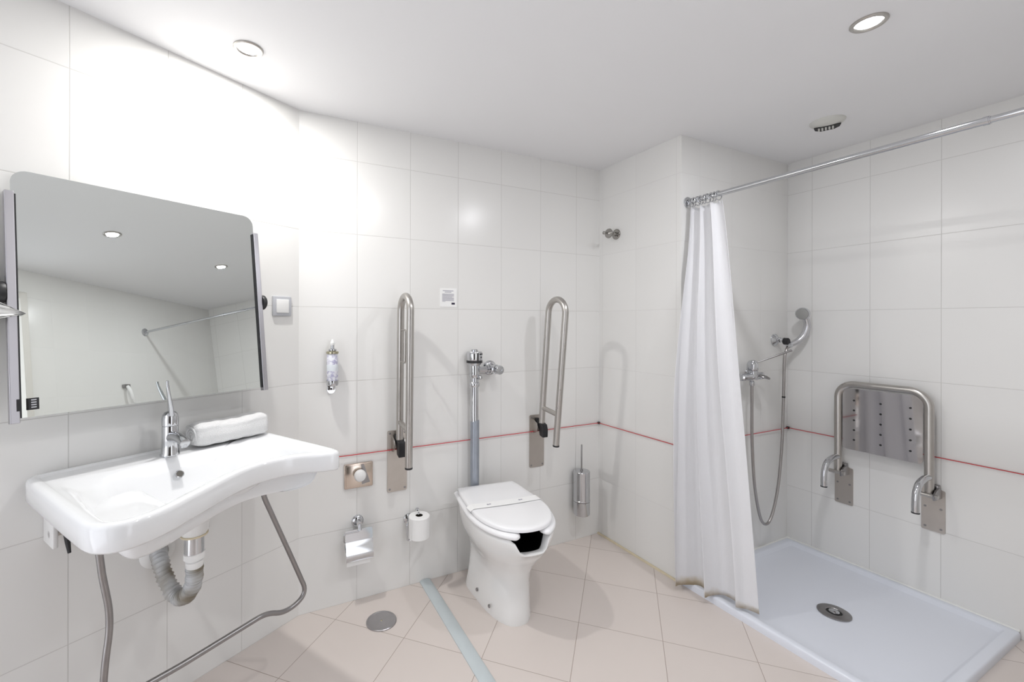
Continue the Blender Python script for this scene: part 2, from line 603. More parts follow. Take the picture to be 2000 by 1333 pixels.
# ------------------------------------------------------------------ shower tray
def build_tray():
    x0, x1, y0, y1 = XC - 0.004, XE - 0.001, 0.597, YD - 0.001
    cx, cy = (x0 + x1) / 2, (y0 + y1) / 2
    t = thing('shower_tray', 'low white rectangular shower tray with a swirl pattern floor', 'shower tray', (cx, cy, 0))
    W, L_ = x1 - x0, y1 - y0
    def ring(w_, l_, r, z, n=6):
        return [(a, b, z) for a, b in rrect(w_, l_, r, n)]
    rings = [ring(W, L_, 0.012, 0), ring(W, L_, 0.012, 0.024), ring(W - 0.006, L_ - 0.006, 0.012, 0.030),
             ring(W - 0.012, L_ - 0.012, 0.012, 0.032), ring(W - 0.062, L_ - 0.062, 0.02, 0.032),
             ring(W - 0.070, L_ - 0.070, 0.02, 0.030), ring(W - 0.090, L_ - 0.090, 0.02, 0.017),
             ring(W - 0.10, L_ - 0.10, 0.02, 0.0155), ring(W - 0.25, L_ - 0.25, 0.05, 0.014),
             ring(0.25, 0.25, 0.10, 0.0125)]
    b = MB()
    b.loft(rings, True, True)
    b.build('basin_floor', TRAY, t, smooth=50)
    d = thing('shower_drain', 'round steel drain cover in the middle of the shower tray', 'drain', (2.262, 1.005, 0.0135))
    MB().lathe([(0.060, 0), (0.060, 0.003), (0.055, 0.0055), (0.030, 0.0055), (0.028, 0.003), (0.0285, 0.001)],
               cap0=False, cap1=False).build('drain_ring', DKSTEEL, d)
    MB().lathe([(0.0285, 0.001), (0.0, 0.001)], cap0=False).build('drain_hole', DARK, d)
    MB().lathe([(0.019, 0.001), (0.019, 0.006), (0.014, 0.008), (0.0, 0.0085)]).build('drain_plug', CHROME, d)
build_tray()

# ------------------------------------------------------------------ wash basin on the left wall
# local frame: x right along the wall, -y out into the room, origin at the corner u=0
BROT = ANG
def L3(u, off, z):
    return Vector((-u, -off, z))

def build_basin():
    BC = (0.525, 0.0)
    t = thing('wash_basin', 'wide white ceramic wash basin with a concave front edge hung on the wall', 'wash basin',
              tuple(PAB - TA * 0.525), BROT)
    ctrl = [(0.195, 0.004), (0.194, 0.15), (0.193, 0.30), (0.192, 0.44), (0.194, 0.488), (0.202, 0.512), (0.222, 0.519),
            (0.255, 0.499), (0.291, 0.466), (0.335, 0.441), (0.38, 0.429), (0.426, 0.427), (0.475, 0.437), (0.515, 0.452), (0.55, 0.468),
            (0.60, 0.494), (0.66, 0.524), (0.70, 0.545), (0.746, 0.560), (0.785, 0.564), (0.815, 0.556), (0.838, 0.534), (0.850, 0.502),
            (0.853, 0.44), (0.854, 0.30), (0.854, 0.15), (0.853, 0.06), (0.848, 0.030), (0.832, 0.010), (0.80, 0.004)]
    out = [Vector((p.x, p.y, 0)) for p in spline([(a, b, 0) for a, b in ctrl], 3)]
    nb = 22
    for k in range(1, nb):
        out.append(Vector((0.80 + (0.195 - 0.80) * k / nb, 0.004, 0)))
    N_ = len(out)
    C0 = Vector((0.525, 0.23, 0))
    zt = 0.85
    def shrink(d):
        """move outline inwards by about d metres"""
        r = []
        for i, p in enumerate(out):
            a, b = out[i - 1], out[(i + 1) % N_]
            tt = (b - a).normalized()
            nn = Vector((tt.y, -tt.x, 0))
            if (C0 - p).dot(nn) < 0:
                nn = -nn
            back = p.y < 0.006
            q = p + nn * d
            r.append(q)
        return r
    def sstep(a, b, x):
        x = min(max((x - a) / (b - a), 0), 1)
        return x * x * (3 - 2 * x)
    def inner(p):
        u, o_ = p.x - 0.525, p.y
        # distance to deck at the back
        deck = sstep(0.125, 0.175, o_)
        f_edge = 1.0
        # middle bowl, bounded by two diagonal creases that open to the front
        half = 0.115 + 0.30 * max(o_ - 0.12, 0)
        side = max(abs(u) - half, 0)
        bowl = 0.115 * (1 - sstep(0.0, 0.16, side)) * sstep(0.13, 0.24, o_)
        tray = 0.012 + 0.020 * sstep(0.33, 0.06, abs(u))
        return zt - 0.004 - max(tray * deck, bowl) * 1.0
    rings = []
    base = [(0.0, 0.790), (0.0, 0.834)]
    for d, z in [(0.012, 0.7895), (0.004, 0.790), (0.0, 0.796), (0.0, 0.838), (0.002, 0.845), (0.006, 0.849), (0.012, 0.8505), (0.020, 0.850), (0.028, 0.8475)]:
        rg = []
        for p, q in zip(out, shrink(d)):
            rg.append(L3(q.x - 0.525, max(q.y, 0.004), z))
        rings.append(rg)
    sh = shrink(0.030)
    sh = [Vector((p.x, max(p.y, 0.012), 0)) for p in sh]
    for k in range(0, 40):
        f = 1 - k / 40
        fade = min(1.0, k / 6.0)
        fade = fade * fade * (3 - 2 * fade)
        rg = []
        for p in sh:
            q = C0 + (p - C0) * f
            z = inner(q)
            zz = 0.8465 * (1 - fade) + z * fade
            rg.append(L3(q.x - 0.525, q.y, zz))
        rings.append(rg)
    b = MB()
    b.loft(rings, False, True)
    # underside
    und = []
    def under(p):
        u, o_ = p.x - 0.525, p.y
        e = math.exp(-(((u + 0.025) / 0.112) ** 4)) * math.exp(-(((o_ - 0.235) / 0.145) ** 4))
        return 0.792 - 0.098 * e
    for k in range(0, 16):
        f = 1 - k / 16
        rg = []
        for p in shrink(0.012):
            q = C0 + (Vector((p.x, max(p.y, 0.004), 0)) - C0) * f
            rg.append(L3(q.x - 0.525, q.y, 0.7895 if k == 0 else under(q)))
        und.append(rg)
    b.loft(und, False, True)
    b.build('basin_bowl', CERAMIC, t, smooth=60)
    # overflow hole in the back slope
    ov = MB().lathe([(0.0125, 0.0), (0.0125, 0.003), (0.0095, 0.004), (0.0095, 0.001)], origin=L3(0.017, 0.188, 0.805),
                    axis=(0.0, -0.80, 0.60), seg=24, cap0=True, cap1=False)
    ov.build('overflow_ring', CHROME, t)
    MB().lathe([(0.0095, 0.0), (0.0, 0.0)], origin=L3(0.017, 0.1888, 0.8056) , axis=(0, -0.80, 0.60), seg=24, cap0=False).xf(
        Matrix.Translation((0, -0.0018, 0.0014))).build('overflow_hole', mat('overflow_shade', (0.16, 0.15, 0.13), 0.5, var=0.3, vscale=60), t)
    # wall rail and bracket of the basin
    MB().box(L3(0.0, 0.014, 0.735), (0.56, 0.026, 0.10), 0.003).build('wall_rail', WHITEP, t, smooth=30)
    for xx in (0.277, -0.20):
        MB().box(L3(xx, 0.045, 0.722), (0.012, 0.088, 0.128), 0.003).build('side_bracket', WHITEP, t, smooth=30)
    MB().box(L3(0.262, 0.16, 0.760), (0.05, 0.30, 0.045), 0.003).build('support_arm', WHITEP, t, smooth=30)
    MB().box(L3(0.245, 0.145, 0.716), (0.040, 0.060, 0.022), 0.003).build('release_clip', BLACK, t)
    MB().tube([L3(0.262, 0.12, 0.710), L3(0.260, 0.122, 0.680), L3(0.257, 0.125, 0.650)], [0.008, 0.006, 0.004], 10).build('release_pin', BLACK, t)
    MB().box(L3(-0.215, 0.20, 0.772), (0.05, 0.03, 0.016), 0.003).build('rest_pad', BLACK, t)
    MB().tube([L3(0.283, 0.055, 0.690), L3(0.250, 0.055, 0.690)], 0.010, 16).build('bracket_bolt', STEEL, t)
    # tilting U shaped bar hanging below
    P_ = [(0.790, 0.36, 0.775), (0.776, 0.35, 0.66), (0.758, 0.35, 0.545), (0.772, 0.35, 0.43), (0.775, 0.35, 0.335), (0.60, 0.35, 0.331),
          (0.357, 0.35, 0.339), (0.285, 0.35, 0.300), (0.205, 0.35, 0.325), (0.258, 0.35, 0.455), (0.363, 0.35, 0.707), (0.372, 0.352, 0.735)]
    pts = [L3(a - 0.525, o_, z) for a, o_, z in P_]
    MB().tube(fillet(pts, [0.02, 0.05, 0.05, 0.05, 0.02, 0.03, 0.06, 0.06, 0.05, 0.02], 8), 0.0078, 14).build('tilt_bar', DKSTEEL, t)
    return t
build_basin()

def build_trap():
    t = thing('drain_trap', 'grey corrugated waste hose looping from the basin outlet to the wall', 'drain pipe',
              tuple(on_left(0.52, 0, 0)), BROT)
    def q(u, o_, z):
        return L3(u - 0.52, o_, z)
    MB().lathe([(0.036, 0.074), (0.040, 0.05), (0.040, 0.012), (0.034, 0.0)], origin=q(0.513, 0.22, 0.622), seg=32).build('outlet_boss', WCER, t)
    MB().lathe([(0.033, 0), (0.0375, 0.002), (0.0375, 0.006), (0.033, 0.008)], origin=q(0.513, 0.22, 0.616)).build('rubber_seal', SILIC, t)
    MB().lathe([(0.027, 0), (0.027, 0.055)], origin=q(0.513, 0.22, 0.563)).build('outlet_pipe', CHROME, t)
    MB().lathe([(0.022, -0.044), (0.024, -0.040), (0.024, -0.024), (0.020, -0.022), (0.020, -0.018), (0.029, -0.015), (0.029, 0.002), (0.026, 0.004)],
               origin=q(0.513, 0.22, 0.562)).build('lock_nut', WHITEP, t)
    path = spline([q(0.513, 0.22, 0.522), q(0.511, 0.215, 0.485), q(0.512, 0.20, 0.445), q(0.520, 0.17, 0.412), q(0.530, 0.13, 0.412),
                   q(0.540, 0.09, 0.452), q(0.540, 0.05, 0.495), q(0.531, 0.010, 0.512)], 26)
    rad = []
    for i in range(len(path)):
        rad.append(0.0215 + (0.0030 if (i // 2) % 3 == 0 else 0.0) + 0.001 * math.sin(i * 0.3))
    MB().tube(path, rad, 24).build('corrugated_hose', CORR, t, smooth=60)
    MB().lathe([(0.052, 0.0), (0.052, 0.004), (0.044, 0.012), (0.028, 0.016), (0.026, 0.013)], origin=q(0.531, 0.001, 0.509), axis=(0, -1, 0)).build(
        'wall_rosette', WHITEP, t)
build_trap()

def build_faucet():
    t = thing('basin_faucet', 'chrome mixer faucet with a long upright lever on the basin deck', 'faucet', tuple(on_left(0.532, 0.098, 0.8465)), BROT)
    MB().lathe([(0.027, 0), (0.027, 0.004), (0.0245, 0.012), (0.0225, 0.04), (0.0225, 0.090), (0.022, 0.094)], cap1=True).build('faucet_body', CHROME, t)
    MB().lathe([(0.0228, 0.095), (0.0232, 0.100), (0.0232, 0.118), (0.021, 0.129), (0.015, 0.137), (0.006, 0.1405), (0, 0.141)]).build('lever_cap', CHROME, t)
    # spout
    rings = []
    for k in range(9):
        s = k / 8
        y = -0.010 - 0.095 * s
        z = 0.058 + 0.012 * math.sin(s * PI * 0.8) - 0.012 * s
        w_, h_ = 0.017 - 0.003 * s, 0.019 - 0.007 * s
        rings.append([(w_ * math.cos(a), y, z + h_ * math.sin(a)) for a in [2 * PI * j / 20 for j in range(20)]])
    MB().loft(rings).build('spout', CHROME, t)
    MB().lathe([(0.010, 0), (0.010, 0.010)], origin=(0, -0.096, 0.040), axis=(0, 0, 1)).build('aerator', CHROME, t)
    # lever
    pts = spline([(0, -0.012, 0.118), (-0.004, -0.018, 0.145), (-0.012, -0.028, 0.180), (-0.021, -0.038, 0.220), (-0.024, -0.041, 0.242)], 6)
    MB().tube(pts, [0.0085 - 0.0052 * i / (len(pts) - 1) if i < len(pts) * 0.8 else 0.0038 for i in range(len(pts))], 12).build('lever', CHROME, t)
build_faucet()

def build_towel():
    t = thing('folded_towel', 'white towel rolled flat and lying on the back of the basin', 'towel', tuple(on_left(0.338, 0.082, 0.8505)), BROT)
    prof = []
    rings = []
    L_ = 0.248
    n = 30
    for i in range(n + 1):
        s = i / n
        x = -L_ / 2 + L_ * s
        e = 1.0 - 0.16 * (abs(2 * s - 1) ** 10)
        rg = []
        for k in range(40):
            a = 2 * PI * k / 40
            ca, sa = math.cos(a), math.sin(a)
            y = 0.049 * math.copysign(abs(ca) ** 0.60, ca) * e
            z = (0.038 + 0.002 * s) * math.copysign(abs(sa) ** 0.62, sa) * e
            z += 0.0022 * math.sin(7 * s + 1) * (sa > 0) + 0.0012 * math.sin(31 * s + 3 * a)
            y += 0.002 * math.sin(9 * s + 2 * a)
            # fold creases along the front
            if ca < 0:
                y += 0.0035 * (math.exp(-((sa - 0.25) / 0.10) ** 2) + math.exp(-((sa + 0.35) / 0.08) ** 2) + math.exp(-((sa + 0.05) / 0.05) ** 2))
            rg.append((x, y, max(z + 0.040, 0.0)))
        rings.append(rg)
    b = MB().loft(rings)
    b.build('towel_roll', TOWEL, t, smooth=70)
    # spiral folded edge seen at the left end
    sp = []
    for k in range(70):
        a = k / 70 * 2 * PI * 2.6
        r = 0.10 + 0.80 * k / 70
        sp.append((-L_ / 2 - 0.0005, 0.040 * r * math.cos(a), 0.040 + 0.031 * r * math.sin(a)))
    MB().tube(sp, 0.0035, 8).build('folded_edge', TOWEL, t)
build_towel()

# ------------------------------------------------------------------ tilting mirror
def build_mirror():
    phi = math.radians(7.0)
    uc = 0.5525
    piv = on_left(uc, 0.070, 1.346)
    t = thing('tilting_mirror', 'large frameless mirror with rounded upper corners tilted upwards on the wall', 'mirror', tuple(on_left(uc, 0.0, 1.346)), BROT)
    # tilted frame: local x right, v up along the glass, n out of glass
    def T(x, v, n_):
        return Vector((x, -0.070 - n_ * math.cos(phi) + v * math.sin(phi) * 1.0, v * math.cos(phi) + n_ * math.sin(phi)))
    W, v0, v1 = 0.655, -0.322, 0.331
    r = 0.035
    o2 = []
    for k in range(9):
        a = math.radians(90 * k / 8)
        o2.append((W / 2 - r + r * math.cos(a), v1 - r + r * math.sin(a)))
    for k in range(9):
        a = math.radians(90 + 90 * k / 8)
        o2.append((-W / 2 + r + r * math.cos(a), v1 - r + r * math.sin(a)))
    o2 += [(-W / 2, v0), (W / 2, v0)]
    MB().loft([[T(x, v, -0.005) for x, v in o2], [T(x, v, 0.0) for x, v in o2]]).build('mirror_glass', MIRR, t, smooth=0)
    for s, nm in ((-1, 'l'), (1, 'r')):
        x = s * (W / 2 + 0.004)
        b = MB()
        rg = [[T(x + a, v, n_) for a, n_ in ((-0.009, -0.012), (0.009, -0.012), (0.009, 0.010), (-0.009, 0.010))] for v in (v0 - 0.012, 0.268)]
        b.loft(rg)
        b.build('side_bar', mat('satin_bar', (0.50, 0.49, 0.52), 0.33, 1.0, var=0.04), t, smooth=0, bevel=0.0015)
        xi = x - s * 0.0105
        rg = [[T(xi + a, v, n_) for a, n_ in ((-0.0022, -0.006), (0.0022, -0.006), (0.0022, 0.006), (-0.0022, 0.006))] for v in (v0, 0.262)]
        MB().loft(rg).build('gap_shadow_strip', BLACK, t, smooth=0)  # black strip painting the shadow in the gap beside the bar
        # pivot knob
        MB().lathe([(0.026, 0), (0.028, 0.004), (0.028, 0.012), (0.024, 0.016)], origin=(s * (W / 2 + 0.014), -0.062, 0.0), axis=(s, 0, 0), seg=32).build('pivot_knob', BLACK, t)
        MB().box((s * (W / 2 + 0.020), -0.028, 0.0), (0.016, 0.054, 0.03), 0.003).build('wall_bracket', BLACK, t)
    # black clip at the lower left
    b = MB()
    for (x, wv) in ((-W / 2 + 0.030, 0.020), (-W / 2 + 0.003, 0.008)):
        b.loft([[T(x + a, v, n_) for a, n_ in ((-wv / 2, 0.0008), (wv / 2, 0.0008), (wv / 2, 0.0118), (-wv / 2, 0.0118))] for v in (v0 + 0.018, v0 + 0.048)])
    b.build('black_clip', BLACK, t, smooth=0)
    b = MB()
    for k in range(4):
        v = v0 + 0.023 + 0.0062 * k
        b.loft([[T(-W / 2 + 0.030 + a, v + c, n_) for a, n_ in ((-0.005, 0.0119), (0.005, 0.0119), (0.005, 0.0125), (-0.005, 0.0125))] for c in (0, 0.003)])
    b.build('clip_mark', GREYP, t, smooth=0)
build_mirror()

# light switch
sw = thing('light_switch', 'square white rocker switch in a grey frame beside the mirror', 'light switch', tuple(on_left(0.083, 0, 1.337)), BROT)
MB().box((0, -0.005, 0), (0.084, 0.010, 0.082), 0.003).build('switch_frame', GREYP, sw)
MB().box((0, -0.0105, 0), (0.056, 0.006, 0.056), 0.002).build('rocker', WHITEP, sw)

# tissue dispenser just left of the mirror, tissue poking into view
td = thing('tissue_dispenser', 'white tissue poking out at the left edge of the mirror', 'tissue dispenser', tuple(on_left(1.03, 0, 1.30)), BROT)
MB().box((0, -0.035, 0.03), (0.22, 0.07, 0.13), 0.01).build('dispenser_case', CHROME, td)
rings = []
for i in range(9):
    s = i / 8
    x = 0.09 + 0.080 * s
    hw = 0.036 * (1 - s) ** 0.9 + 0.001
    zc = 0.004 - 0.012 * s
    rings.append([(x, -0.096 - 0.014 * math.sin(s * 5) + 0.010 * math.sin(a * 2 + s * 4) * (1 - s), zc + hw * math.sin(a) * 0.8) if j % 2 == 0 else
                  (x, -0.090 + 0.006 * math.cos(a * 3), zc + hw * math.sin(a) * 0.8) for j, a in enumerate([2 * PI * k / 16 for k in range(16)])])
MB().loft(rings).build('tissue', PAPER, td, smooth=80)

# ------------------------------------------------------------------ things on the back wall (frame: x world, wall plane y=YB)
def bw(x, z, name, label, cat, group=None):
    return thing(name, label, cat, (x, YB, z), 0.0, group)

# soap dispenser
s_ = bw(0.310, 1.0, 'soap_dispenser', 'small pump soap bottle with a lavender label in a chrome wall holder', 'soap dispenser')
MB().lathe([(0.022, 0.012), (0.0235, 0.016), (0.0235, 0.128), (0.022, 0.132)], origin=(0, -0.040, 0)).build('bottle', LABEL, s_)
MB().lathe([(0.0238, 0.058), (0.0241, 0.060), (0.0241, 0.084), (0.0238, 0.086)], origin=(0, -0.040, 0), cap0=False, cap1=False).build('label_band', mat('pale_band', (0.76, 0.80, 0.84), 0.5, var=0.03, vscale=60), s_)
MB().lathe([(0.024, 0.132), (0.0265, 0.134), (0.0265, 0.141), (0.0235, 0.143), (0.014, 0.145)], origin=(0, -0.040, 0)).build('collar', BRASS, s_)
MB().lathe([(0.016, 0.145), (0.0175, 0.149), (0.0165, 0.153), (0.008, 0.155), (0.008, 0.170)], origin=(0, -0.040, 0)).build('pump_neck', CHROME, s_)
b = MB().lathe([(0.0075, 0.168), (0.0095, 0.174), (0.0095, 0.182), (0.005, 0.190), (0.003, 0.196)], origin=(0, -0.040, 0))
b.tube([(0, -0.040, 0.180), (-0.004, -0.066, 0.178)], 0.0035, 10)
b.build('pump_nozzle', WHITEP, s_)
MB().lathe([(0.012, -0.010), (0.024, -0.006), (0.0265, 0.0), (0.0265, 0.016), (0.0248, 0.016), (0.0245, 0.002)], origin=(0, -0.040, 0), cap1=False).build('holder_cup', CHROME, s_)
b = MB().box((0, -0.004, -0.008), (0.034, 0.008, 0.050), 0.003)
b.lathe([(0.017, 0), (0.017, 0.007)], origin=(0, -0.0005, -0.030), axis=(0, -1, 0))
b.box((0, -0.018, 0.0), (0.02, 0.03, 0.012), 0.002)
b.build('wall_tongue', CHROME, s_)
MB().lathe([(0.004, 0), (0.004, 0.002)], origin=(0, -0.0085, -0.026), axis=(0, -1, 0)).build('screw', DARK, s_)

# notice
n_ = bw(0.879, 1.395, 'wall_notice', 'small white printed notice stuck on the tiles above the toilet', 'notice')
MB().box((0, -0.0008, 0), (0.092, 0.0014, 0.094)).build('notice_sheet', PAPER, n_, smooth=0)
for (w_, z) in ((0.058, 0.034), (0.036, 0.0275)):
    MB().box((-0.002, -0.0018, z), (w_, 0.0004, 0.0036)).build('notice_heading', INK, n_, smooth=0)
for k in range(11):
    z = 0.0185 - 0.0038 * k
    w_ = 0.064 if k not in (4, 10) else (0.054 if k == 4 else 0.018)
    MB().box((-0.002 - (0.064 - w_) / 2, -0.0018, z), (w_, 0.0004, 0.0019)).build('notice_line', INK, n_, smooth=0)
MB().box((0.026, -0.0018, -0.030), (0.018, 0.0004, 0.010)).build('notice_stamp', INKD, n_, smooth=0)

# valve with the square plate
v_ = bw(0.432, 0.571, 'shut_off_valve', 'round chrome knob on a square metal plate below the soap dispenser', 'valve')
MB().box((0, -0.006, 0), (0.130, 0.012, 0.112), 0.005).build('square_plate', mat('warm_plate', (0.62, 0.53, 0.46), 0.20, 1.0, var=0.04), v_)
MB().box((0, -0.0125, 0), (0.112, 0.002, 0.094), 0.0008).build('inner_panel', mat('warm_panel', (0.64, 0.56, 0.49), 0.16, 1.0, var=0.04), v_)
MB().lathe([(0.015, 0.0), (0.015, 0.012), (0.022, 0.014), (0.0265, 0.020), (0.0265, 0.030), (0.022, 0.038), (0.012, 0.042), (0, 0.043)],
           origin=(0, -0.013, 0.008), axis=(0, -1, 0)).build('knob', WHITEP, v_)
MB().prism([(0.010, 0.050), (0.022, 0.050), (0.050, -0.034), (0.014, -0.040)], 'Y', -0.0138, -0.0155).build('reflection_wedge', DKSTEEL, v_, smooth=0)  # grey wedge painting a reflection onto the plate

# flap toilet roll holder
h_ = bw(0.425, 0.0, 'toilet_roll_holder', 'chrome toilet roll holder with a flat hinged cover flap', 'toilet roll holder')
MB().lathe([(0.027, 0), (0.027, 0.006), (0.022, 0.012), (0.013, 0.015), (0.011, 0.024), (0.011, 0.045)], origin=(0.003, 0, 0.362), axis=(0, -1, 0)).build('wall_flange', CHROME, h_)
MB().tube(fillet([(0.003, -0.040, 0.362), (0.003, -0.046, 0.350), (0.003, -0.050, 0.338)], 0.01), 0.009, 14).build('post', CHROME, h_)
rings = []
for k in range(12):
    s = k / 11
    z = 0.345 - 0.128 * s
    y = -0.050 - 0.010 * s - 0.018 * math.sin(PI * min(1, max(0, (s - 0.45) / 0.55)) * 0.75)
    rings.append([(-0.060, y, z), (0.060, y, z), (0.060, y + 0.002, z), (-0.060, y + 0.002, z)])
MB().loft(rings).build('cover_flap', CHROME, h_, smooth=50)
MB().tube(fillet([(0.0, -0.050, 0.335), (-0.066, -0.050, 0.335), (-0.066, -0.046, 0.292), (0.050, -0.046, 0.292)], 0.012), 0.0035, 10).build('roll_wire', CHROME, h_)
r_ = thing('toilet_paper', 'nearly used white toilet roll under the chrome flap', 'toilet roll', (0.425, YB, 0.0), 0.0)
b = MB()
b.lathe([(0.020, -0.052), (0.030, -0.052), (0.030, 0.052), (0.020, 0.052)], origin=(-0.004, -0.034, 0.262), axis=(1, 0, 0), cap0=False, cap1=False)
b.build('roll', PAPER, r_)
rings = [[(-0.056, y, z), (0.048, y, z), (0.048, y + 0.0015, z), (-0.056, y + 0.0015, z)] for y, z in ((-0.064, 0.262), (-0.066, 0.235), (-0.064, 0.205), (-0.062, 0.192))]
MB().loft(rings).build('loose_sheet', PAPER, r_, smooth=60)

# spare toilet roll standing on its holder
h2 = bw(0.700, 0.0, 'spare_roll_holder', 'chrome peg holder on the wall carrying the spare toilet roll', 'toilet roll holder')
b = MB().lathe([(0.024, 0), (0.024, 0.006), (0.018, 0.010), (0.010, 0.013), (0.010, 0.022)], origin=(-0.030, 0, 0.325), axis=(0, -1, 0))
b.build('wall_flange', CHROME, h2)
MB().tube(fillet([(-0.030, -0.015, 0.325), (-0.052, -0.052, 0.325), (-0.052, -0.055, 0.245), (0.002, -0.062, 0.245), (0.002, -0.062, 0.372)], 0.010), 0.0045, 12).build('peg', CHROME, h2)
MB().lathe([(0.007, 0), (0.0085, 0.004), (0.0085, 0.010), (0.004, 0.013)], origin=(0.002, -0.040, 0.372)).build('peg_knob', CHROME, h2)
r2 = thing('spare_toilet_roll', 'full white toilet roll standing upright left of the toilet', 'toilet roll', (0.704, YB - 0.063, 0.256))
MB().lathe([(0.017, 0.102), (0.047, 0.102), (0.050, 0.099), (0.050, 0.003), (0.047, 0.0), (0.017, 0.0)], cap0=False, cap1=False, seg=48).build('roll', PAPER, r2)
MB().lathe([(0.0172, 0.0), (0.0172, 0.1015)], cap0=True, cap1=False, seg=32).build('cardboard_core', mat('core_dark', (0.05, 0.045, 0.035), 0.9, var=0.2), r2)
# loose end of the paper
MB().loft([[(-0.049 + 0.002 * k, -0.012 - 0.004 * k, z) for k in range(3)] + [(-0.0505 + 0.002 * k, -0.016 - 0.004 * k, z) for k in (2, 1, 0)] for z in (-0.001, 0.05, 0.1)]).build('loose_edge', PAPER, r2, smooth=0)

# toilet brush
tb = bw(1.690, 0.0, 'toilet_brush', 'slim chrome toilet brush holder on the wall with a thin rod handle', 'toilet brush')
MB().lathe([(0.045, 0.172), (0.047, 0.176), (0.047, 0.248)], origin=(0, -0.055, 0), seg=40).build('lower_cup', CHROME, tb)
MB().lathe([(0.0475, 0.250), (0.0485, 0.252), (0.0485, 0.256), (0.047, 0.258), (0.047, 0.412), (0.0475, 0.416), (0.045, 0.420), (0.02, 0.421), (0, 0.421)], origin=(0, -0.055, 0), seg=40).build('holder', CHROME, tb)
MB().lathe([(0.008, 0.421), (0.008, 0.427), (0.0045, 0.429), (0.0045, 0.566), (0.003, 0.570)], origin=(0, -0.055, 0), seg=16).build('brush_handle', DKSTEEL, tb)
MB().box((0, -0.006, 0.30), (0.03, 0.012, 0.05), 0.002).build('wall_mount', CHROME, tb)

# flush valve and pipe
fv = bw(1.003, 0.0, 'flush_valve', 'chrome flush valve with a vertical pipe running down behind the toilet', 'flush valve')
YP = -0.0475
MB().lathe([(0.0205, 0.770), (0.0205, 0.955)], origin=(0, YP, 0)).build('upper_pipe', CHROME, fv)
MB().lathe([(0.0225, 0.36), (0.0225, 0.772), (0.0215, 0.776)], origin=(0.003, YP, 0)).build('lower_pipe', GREYPIPE, fv)
b = MB().lathe([(0.024, 0.946), (0.0265, 0.950), (0.0265, 0.962), (0.024, 0.966), (0.021, 0.970), (0.021, 0.990), (0.0245, 0.994), (0.0265, 1.01), (0.0265, 1.052), (0.032, 1.058), (0.036, 1.066)], origin=(0, YP, 0))
b.lathe([(0.010, 0), (0.010, 0.012), (0.007, 0.016)], origin=(0.016, YP - 0.018, 0.992), axis=(0.5, -0.8, 0.1), seg=16)
b.build('valve_body', CHROME, fv)
MB().lathe([(0.0405, 1.066), (0.0405, 1.078)], origin=(0, YP, 0)).build('black_band', BLACK, fv)
MB().lathe([(0.039, 1.078), (0.040, 1.080), (0.040, 1.118), (0.037, 1.123), (0.017, 1.124), (0.017, 1.131), (0.014, 1.134)], origin=(0, YP, 0)).build('valve_cap', CHROME, fv)
b = MB().box((-0.001, YP - 0.0395, 1.098), (0.006, 0.004, 0.040))
for dx, dz in ((0.014, 0.012), (0.026, 0.012), (0.020, -0.004)):
    yy = YP - math.sqrt(max(0.0400 ** 2 - dx ** 2, 0))
    b.lathe([(0.0042, 0), (0.0042, 0.0025)], origin=(dx, yy + 0.001, 1.099 + dz), axis=(dx, -math.sqrt(0.04 ** 2 - dx ** 2), 0), seg=12)
b.build('sensor_mark', BLACK, fv)
b = MB().tube([(0.02, YP, 1.030), (0.110, YP, 1.030)], 0.016, 20)
b.tube([(0.085, YP, 1.030), (0.094, YP, 1.030)], 0.0235, 8)
b.tube([(0.070, YP, 1.030), (0.078, YP, 1.030)], 0.020, 20)
b.lathe([(0.022, 0), (0.024, 0.004), (0.024, 0.06), (0.020, 0.064)], origin=(0.112, -0.014, 1.030), axis=(0, -1, 0))
b.build('supply_arm', CHROME, fv)
MB().lathe([(0.038, 0), (0.038, 0.006), (0.032, 0.014), (0.020, 0.018)], origin=(0.112, 0, 1.032), axis=(0, -1, 0)).build('wall_flange', CHROME, fv)
MB().lathe([(0.012, 0), (0.012, 0.010), (0.0225, 0.012), (0.0235, 0.018), (0.0235, 0.034), (0.020, 0.039), (0.009, 0.040), (0.008, 0.036), (0.0, 0.036)],
           origin=(0.112, -0.078, 1.030), axis=(0, -1, 0)).build('stop_knob', CHROME, fv)

